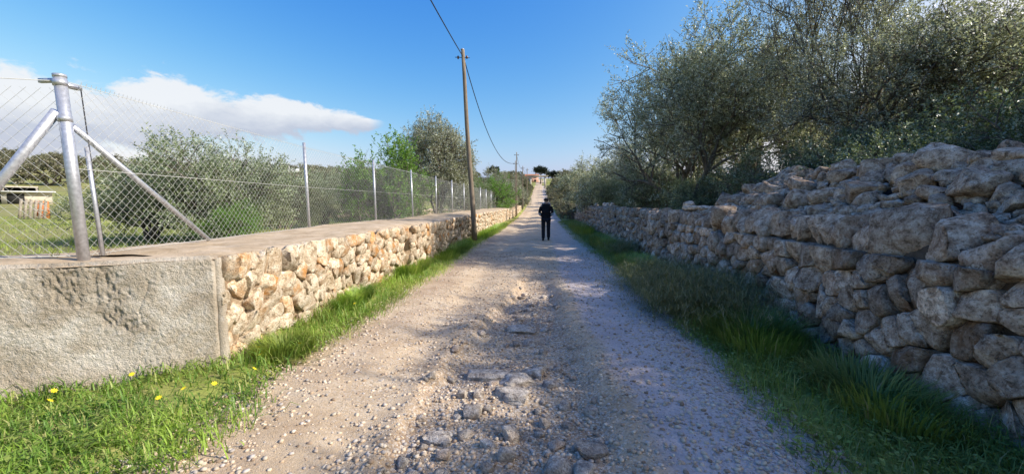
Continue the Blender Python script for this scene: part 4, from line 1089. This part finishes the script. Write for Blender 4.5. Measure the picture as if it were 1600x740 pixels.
def chain(xy0, xy1, z0f, H, dia, rad, mb):
    """diamond mesh: two families of diagonal wires, lightly kinked where they hook"""
    xy0 = np.array(xy0, float); xy1 = np.array(xy1, float); Ln = np.linalg.norm(xy1 - xy0); d = (xy1 - xy0) / Ln; nr = np.array([-d[1], d[0]])
    V = []; F = []; n0 = 0
    for fam in (1, -1):
        off = -H if fam == 1 else 0.0
        s0 = off
        while s0 < Ln + (0 if fam == 1 else H):
            a0, a1 = (s0, s0 + H) if fam == 1 else (s0, s0 - H)
            # clip to [0, Ln]
            t0, t1 = 0., 1.
            da = a1 - a0
            for lo_, hi_ in ((0., Ln),):
                ta, tb = (lo_ - a0) / da, (hi_ - a0) / da
                if ta > tb: ta, tb = tb, ta
                t0, t1 = max(t0, ta), min(t1, tb)
            if t1 - t0 > .01:
                nseg = max(1, int(round((t1 - t0) * 2)))
                prev = None
                for k in range(nseg + 1):
                    t = t0 + (t1 - t0) * k / nseg; a = a0 + da * t; p = xy0 + d * a
                    c = np.array([p[0], p[1], float(z0f(p)) + t * H]) + np.array([nr[0], nr[1], 0]) * (.004 * fam + .012 * math.sin(a * 2.1 + t * 3))
                    e1 = np.array([nr[0], nr[1], 0]); e2 = np.array([-d[0] * fam * .7, -d[1] * fam * .7, .7])
                    V += [c + e1 * rad, c - e1 * rad * .5 + e2 * rad * .87, c - e1 * rad * .5 - e2 * rad * .87]
                    if k:
                        for j in range(3): F.append([n0 + (k - 1) * 3 + j, n0 + (k - 1) * 3 + (j + 1) % 3, n0 + k * 3 + (j + 1) % 3, n0 + k * 3 + j])
                n0 += (nseg + 1) * 3
            s0 += dia
    mb.add(V, F)
mb = MB()
chain((-4.03, 3.24), (FX, 7.25), lambda p: fz0(p[1]), 1.50, .085, .0014, mb)
for a_, b_, dd, rr in ((7.25, 13.4, .085, .0014), (13.4, 25.7, .085, .0015), (25.7, posts[-1], .12, .0026)):
    chain((FX, a_), (FX, b_), lambda p: fz0(p[1]), 1.50, dd, rr, mb)
o = pl(mb.build('wire_mesh', M['wire'], fe)); o['kind'] = 'stuff'
ww = MB()
for zz_, r_ in ((.02, .0025), (.77, .003), (1.50, .0026)):
    yy_ = np.concatenate([[3.2], posts]); ww.add(*tube([(fence_xy(y), y, float(fz0(y)) + zz_) for y in yy_], r_, 5))
for y0_, y1_ in zip(np.concatenate([[3.2], posts[:-1]]), posts): pass
pl(ww.build('line_wires', M['wire'], fe, True))
# jagged twisted tips along the top selvage
tp = MB()
for y in np.arange(3.3, 14, .0425):
    x = float(fence_xy(y)); z = float(fz0(y)) + 1.5
    tp.add(*tube([(x, y, z - .01), (x + .006, y + .008, z + .028)], .0022, 3, False))
pl(tp.build('mesh_tips', M['wire'], fe))['kind'] = 'stuff'
# second fence to the left of the corner post
f2 = empty('chain_link_fence', (-4.6, 3.0, 1.05), label='chain link fence to the left of the thick corner post, with a steep brace', cat='fence')
E2 = (-6.9, 2.25)
mb = MB(); chain((-4.06, 3.19), E2, lambda p: 1.08, 1.44, .10, .0014, mb); o = pl(mb.build('wire_mesh', M['wire'], f2)); o['kind'] = 'stuff'
tubeobj('brace', [(-4.12, 3.17, 2.33), (-4.98, 2.90, 1.07)], .036, M['galv'], f2, 12)
ww = MB()
for z_ in (1.09, 2.58): ww.add(*tube([(-4.06, 3.19, z_), (-5.4, 2.75, z_ - .012), (*E2, z_)], .0035, 5))
pl(ww.build('line_wires', M['wire'], f2))
tubeobj('post', [(*E2, .95), (*E2, 2.62)], .027, M['galv'], f2, 12)

# ------------------------------------------------------------------ utility poles and cables
def upole(x, y, h, r0, lean, label, fine=True):
    z = rbase(0, y) - .05; e = empty('utility_pole', (x, y, float(z)), label=label, cat='utility pole')
    zz = np.linspace(0, h, 9); pts = np.stack([lean * zz / h + .015 * np.sin(zz * 1.1), 0 * zz, zz], 1)
    V, F = tube(pts, np.linspace(r0, r0 * .62, 9), 14); link('shaft', mesh_np('shaft', V, F, smooth=True), M['pole'], e)
    tx = lean
    V, F = tube([(tx, 0, h), (tx, 0, h + .02), (tx, 0, h + .05)], [r0 * .7, r0 * .66, r0 * .2], 12); link('pole_cap', mesh_np('pole_cap', V, F, smooth=True), M['galv'], e)
    V, F = tube([(tx - .28, -.02, h - .28), (tx + .28, .02, h - .30)], .013, 6); link('crossbar', mesh_np('crossbar', V, F), M['cable'], e)
    for sgn in (-1, 1):
        V, F = tube([(tx + sgn * .17, 0, h - .34), (tx + sgn * .17, 0, h - .26), (tx + sgn * .17, 0, h - .22)], [.03, .045, .02], 8); link('insulator', mesh_np('insulator', V, F), M['insul'], e)
    return e, np.array([x + tx, y, z + h])
_, T1 = upole(-2.62, 15.6, 7.45, .105, -.42, 'near brown wooden utility pole leaning left beside the left wall')
_, T2 = upole(-2.65, 43.6, 7.0, .07, -.02, 'second utility pole, standing at the end of the left wall')
_, T2b = upole(-2.62, 41.6, 5.9, .055, -.05, 'thin shorter pole right in front of the second utility pole')
_, T3 = upole(-2.65, 58.0, 6.4, .08, 0, 'third utility pole up the rise on the left of the road')
_, T4 = upole(-2.5, 72.0, 6.6, .08, 0, 'fourth utility pole, smallest and farthest up the road')
def cable(a, b, sag, rad, label, skew=0):
    t = np.linspace(0, 1, 40); P = np.outer(1 - t, a) + np.outer(t, b); P[:, 2] -= 4 * sag * t * (1 - t) * (1 + skew * (1 - 2 * t))
    V, F = tube(P, rad, 6); tag(link('overhead_cable', mesh_np('overhead_cable', V, F, smooth=True), M['cable']), label, 'cable')
cable((-2.45, -12, 7.3), T1 - np.array([.0, 0, .22]), .55, .019, 'black cable coming overhead to the top of the near utility pole')
cable(T1 + np.array([.05, 0, -.3]), np.array([T2b[0], 41.6, T2b[2] - .25]), 1.6, .019, 'black cable sagging from the near utility pole to the second pole', .35)
cable(T2 - np.array([0, 0, .2]), T3 - np.array([0, 0, .2]), .7, .015, 'cable between the second and third utility poles')
cable(T3 - np.array([0, 0, .2]), T4 - np.array([0, 0, .2]), .6, .015, 'cable between the third and farthest utility poles')

# ------------------------------------------------------------------ far gate, houses, shed
gz_ = float(rbase(0, 138)); ga = empty('gateway', (-1.2, 138, gz_), label='tall pale stone gateway with a flat beam where the road ends', cat='gate')
for sx_ in (-2.4, 2.6):
    V, F = box((sx_, 0, 1.9), (.65, .7, 4.0)); link('pillar', mesh_np('pillar', V, F), M['gatestone'], ga)
    V, F = box((sx_, 0, .2), (.85, .9, .4)); link('plinth', mesh_np('plinth', V, F), M['gatestone'], ga)
V, F = box((.1, 0, 4.1), (6.6, .9, .42)); link('beam', mesh_np('beam', V, F), M['gatestone'], ga)
V, F = box((.1, 0, 4.38), (7.2, 1.15, .14)); link('coping', mesh_np('coping', V, F), M['gatestone'], ga)
for k in range(11):
    V, F = box((-1.9 + k * .4, 0, .75), (.05, .05, 1.3)); link('gate_bar', mesh_np('gate_bar', V, F), M['galv'], ga)
V, F = box((.1, .0, 1.42), (4.3, .07, .07)); link('gate_rail', mesh_np('gate_rail', V, F), M['galv'], ga)
def house(name, x, y, w, d, h, wallm, label, roofm='roof', rz=0., floors=1, z=None):
    z0 = float(terrain(x, y)) if z is None else z; e = empty(name, (x, y, z0 - .4), rz, label=label, cat='house')
    V, F = box((0, 0, h / 2 + .2), (w, d, h + .4)); link('wall', mesh_np('wall', V, F), M[wallm], e)
    rv = [(-w / 2 - .3, -d / 2 - .3, h + .4), (w / 2 + .3, -d / 2 - .3, h + .4), (w / 2 + .3, d / 2 + .3, h + .4), (-w / 2 - .3, d / 2 + .3, h + .4), (-w / 2 - .3, 0, h + .4 + d * .2), (w / 2 + .3, 0, h + .4 + d * .2)]
    me = bpy.data.meshes.new('roof'); me.from_pydata(rv, [], [(0, 1, 5, 4), (2, 3, 4, 5), (0, 4, 3), (1, 2, 5), (0, 3, 2, 1)]); link('roof', me, M[roofm], e)
    for k in range(max(2, int(w / 3))):
        for fl in range(floors):
            V, F = box((-w / 2 + (k + .5) * w / max(2, int(w / 3)), -d / 2 - .02, 1.6 + fl * 2.8), (.9, .06, 1.1)); link('window', mesh_np('window', V, F), M['dark'], e)
            V, F = box((-w / 2 + (k + .5) * w / max(2, int(w / 3)), -d / 2 - .05, 1.0 + fl * 2.8), (1.1, .14, .08)); link('window_sill', mesh_np('window_sill', V, F), M['gatestone'], e)
    V, F = box((w * .3, 0, h + .9 + d * .15), (.6, .6, 1.2)); link('chimney', mesh_np('chimney', V, F), M[wallm], e)
house('farmhouse', -4.2, 188, 6, 5, 3.4, 'pink', 'pinkish farmhouse on the skyline above the gate', z=10.6, floors=1)
house('farmhouse', -92, 132, 15, 7, 3.6, 'white_paint', 'long white house showing among trees on the left skyline', 'white_paint', .5, z=8.6)
house('farmhouse', -150, 115, 6, 5, 2.4, 'gatestone', 'small house with a dark roof on the hill top behind the corner post', 'dark', .9, z=10.4)
# shed
s0 = empty('farm_shed', (-57.7, 40.9, float(terrain(-57.7, 40.9))), math.radians(53), label='low white-walled shed with a flat pale roof and dark openings at the field edge', cat='shed')
V, F = box((0, 0, .55), (3.6, 3.0, 1.4)); link('wall', mesh_np('wall', V, F), M['gatestone'], s0)
V, F = box((0, -.15, 1.32), (4.2, 3.8, .12)); link('roof', mesh_np('roof', V, F), M['white_paint'], s0)
for xx in (-1.2,):
    V, F = box((xx + .4, -1.52, .55), (1.2, .08, 1.1)); link('opening', mesh_np('opening', V, F), M['dark'], s0)
s1 = empty('lean_to', (-60.3, 40.7, float(terrain(-60.3, 40.7))), math.radians(53), label='dark open lean-to with posts, left of the white shed', cat='shed')
V, F = box((0, 0, 1.75), (5, 2.6, .12)); link('roof', mesh_np('roof', V, F), M['gatestone'], s1)
V, F = box((0, 1.2, .8), (5, .1, 1.8)); link('back_wall', mesh_np('back_wall', V, F), M['dark'], s1)
for xx in (-2.4, 0, 2.4): V, F = box((xx, -1.2, .8), (.14, .14, 1.8)); link('post', mesh_np('post', V, F), M['oldwood'], s1)
zt = float(terrain(-31, 23.6))
ob = empty('orange_board', (-32.5, 23.7, zt), math.radians(53), label='rusty orange board standing upright in the field', cat='board')
V, F = box((0, 0, .55), (.62, .05, 1.15)); link('panel', mesh_np('panel', V, F), M['orange'], ob)
for xx in (-.25, .25): V, F = box((xx, .05, .5), (.06, .06, 1.1)); link('batten', mesh_np('batten', V, F), M['oldwood'], ob)
pa = empty('wooden_pallet', (-31.9, 22.7, zt), math.radians(53), label='weathered grey pallet leaning upright beside the orange board', cat='pallet'); pa.rotation_euler = (-.2, .12, math.radians(53))
for k in range(6): V, F = box((-.5 + k * .2, 0, .6), (.13, .03, 1.25)); link('slat', mesh_np('slat', V, F), M['oldwood'], pa)
for zq in (.15, .6, 1.05): V, F = box((0, .05, zq), (1.15, .07, .09)); link('rail', mesh_np('rail', V, F), M['oldwood'], pa)
# pale far field wall
fw = MB(); r2 = np.random.default_rng(5)
for k in range(90):
    t = k / 89; x = -17.5 + 11 * t; y = 29 + 3 * t; s = r2.uniform(.25, .45); P, Fc = rock((s, s, s * .8), r2, 1, .1, 5); fw.add(P + np.array([x, y, float(terrain(x, y)) + .18]), Fc, (r2.uniform(.7, 1.0), .1, 0))
    P, Fc = rock((s, s, s * .8), r2, 1, .1, 5); fw.add(P + np.array([x + .1, y, float(terrain(x, y)) + .45]), Fc, (r2.uniform(.7, 1.0), .1, 0))
e = empty('field_wall', (-12, 30, .4), label='low pale dry stone wall crossing the field behind the fence', cat='stone wall')
o = pl(fw.build('stones', M['rock_grey'], e)); o['kind'] = 'stuff'

# ------------------------------------------------------------------ person walking away
PX, PY = .21, 16.3
person = empty('person', (PX, PY, float(road_z(PX, PY))), label='person in black padded waistcoat and dark trousers walking away up the road', cat='person')
def skin(name, pts, edges, rad, mat, parent, sub=2, root=0):
    me = bpy.data.meshes.new(name); me.from_pydata(pts, edges, []); o = bpy.data.objects.new(name, me); COL.objects.link(o); o.parent = parent
    md = o.modifiers.new('skin', 'SKIN'); md.use_smooth_shade = True
    for i, r in enumerate(rad):
        r = (r, r) if isinstance(r, (int, float)) else r
        me.skin_vertices[0].data[i].radius = r
    me.skin_vertices[0].data[root].use_root = True
    s = o.modifiers.new('sub', 'SUBSURF'); s.levels = sub; s.render_levels = sub
    me.materials.append(M[mat]); return o
# joints (z up, walking towards +y, left leg back)
J = [(0, 0, .96), (0, .01, 1.12), (0, .03, 1.32), (0, .04, 1.46), (0, .05, 1.54), (0, .06, 1.64), (0, .06, 1.71),       # 0-6 spine, head
     (-.17, .03, 1.42), (-.245, -.02, 1.17), (-.20, .13, 1.02), (-.16, .18, .99),                                         # 7-10 left arm, elbow out
     (.17, .03, 1.42), (.245, -.02, 1.17), (.20, .13, 1.02), (.16, .18, .99),                                             # 11-14 right arm
     (-.09, 0, .88), (-.10, .03, .50), (-.10, -.10, .10), (-.10, .02, .04),                                              # 15-18 left leg
     (.09, 0, .88), (.10, .10, .50), (.11, .12, .10), (.11, .25, .04)]                                                   # 19-22 right leg
Ed = [(0, 1), (1, 2), (2, 3), (3, 4), (4, 5), (5, 6), (3, 7), (7, 8), (8, 9), (9, 10), (3, 11), (11, 12), (12, 13), (13, 14), (0, 15), (15, 16), (16, 17), (17, 18), (0, 19), (19, 20), (20, 21), (21, 22)]
Rd = [.13, .12, .14, .09, .055, .085, .075, .06, .045, .034, .03, .06, .045, .034, .03, .085, .06, .042, .035, .085, .06, .042, .035]
skin('body', J, Ed, Rd, 'skin', person, 2)
skin('waistcoat', [(0, 0, .88), (0, 0, .98), (0, .01, 1.12), (0, .03, 1.32), (0, .04, 1.45), (0, .05, 1.50), (-.15, .03, 1.43), (.15, .03, 1.43)], [(0, 1), (1, 2), (2, 3), (3, 4), (4, 5), (4, 6), (4, 7)], [(.19, .13), (.19, .135), (.17, .13), (.20, .14), (.15, .10), (.08, .08), .085, .085], 'jacket', person, 2, 1)
for s_ in (-1, 1):
    skin('sleeve', [(s_ * .17, .03, 1.42), (s_ * .235, -.01, 1.22), (s_ * .25, -.02, 1.16), (s_ * .215, .11, 1.04)], [(0, 1), (1, 2), (2, 3)], [.075, .062, .058, .047], 'jacket' , person, 2)
    skin('cuff', [(s_ * .258, -.02, 1.19), (s_ * .245, .02, 1.12), (s_ * .205, .12, 1.03)], [(0, 1), (1, 2)], [.064, .062, .052], 'sleeve', person, 2)
    for k in range(5):
        bx_ = s_ * (.165 - k * .006); skin('finger', [(bx_, .17, .995 - k * .016 + .03), (s_ * (.13 - .002 * k), .205, .99 - k * .016 + .025), (s_ * .105, .20, .98 - k * .016 + .02)], [(0, 1), (1, 2)], [.011, .009, .008], 'skin', person, 1)
skin('trousers', [(0, 0, .95), (-.095, 0, .86), (-.10, .03, .50), (-.10, -.10, .07), (.095, 0, .86), (.10, .10, .50), (.11, .125, .07)], [(0, 1), (1, 2), (2, 3), (0, 4), (4, 5), (5, 6)], [(.16, .12), .10, .078, .068, .10, .078, .068], 'trousers', person, 2)
for s_, yb in ((-1, -.10), (1, .13)):
    skin('shoe', [(s_ * .105, yb - .05, .05), (s_ * .105, yb + .06, .05), (s_ * .11, yb + .17, .035)], [(0, 1), (1, 2)], [.05, .052, .038], 'shoe', person, 2)
skin('hair', [(0, .035, 1.60), (0, .045, 1.67), (0, .06, 1.73)], [(0, 1), (1, 2)], [.088, .108, .085], 'hair', person, 2)
person.scale = (1.06, 1.0, 1.0)
print('objects', len(bpy.data.objects), 'tris', sum(len(m_.loops) - 2 * len(m_.polygons) for m_ in bpy.data.meshes))
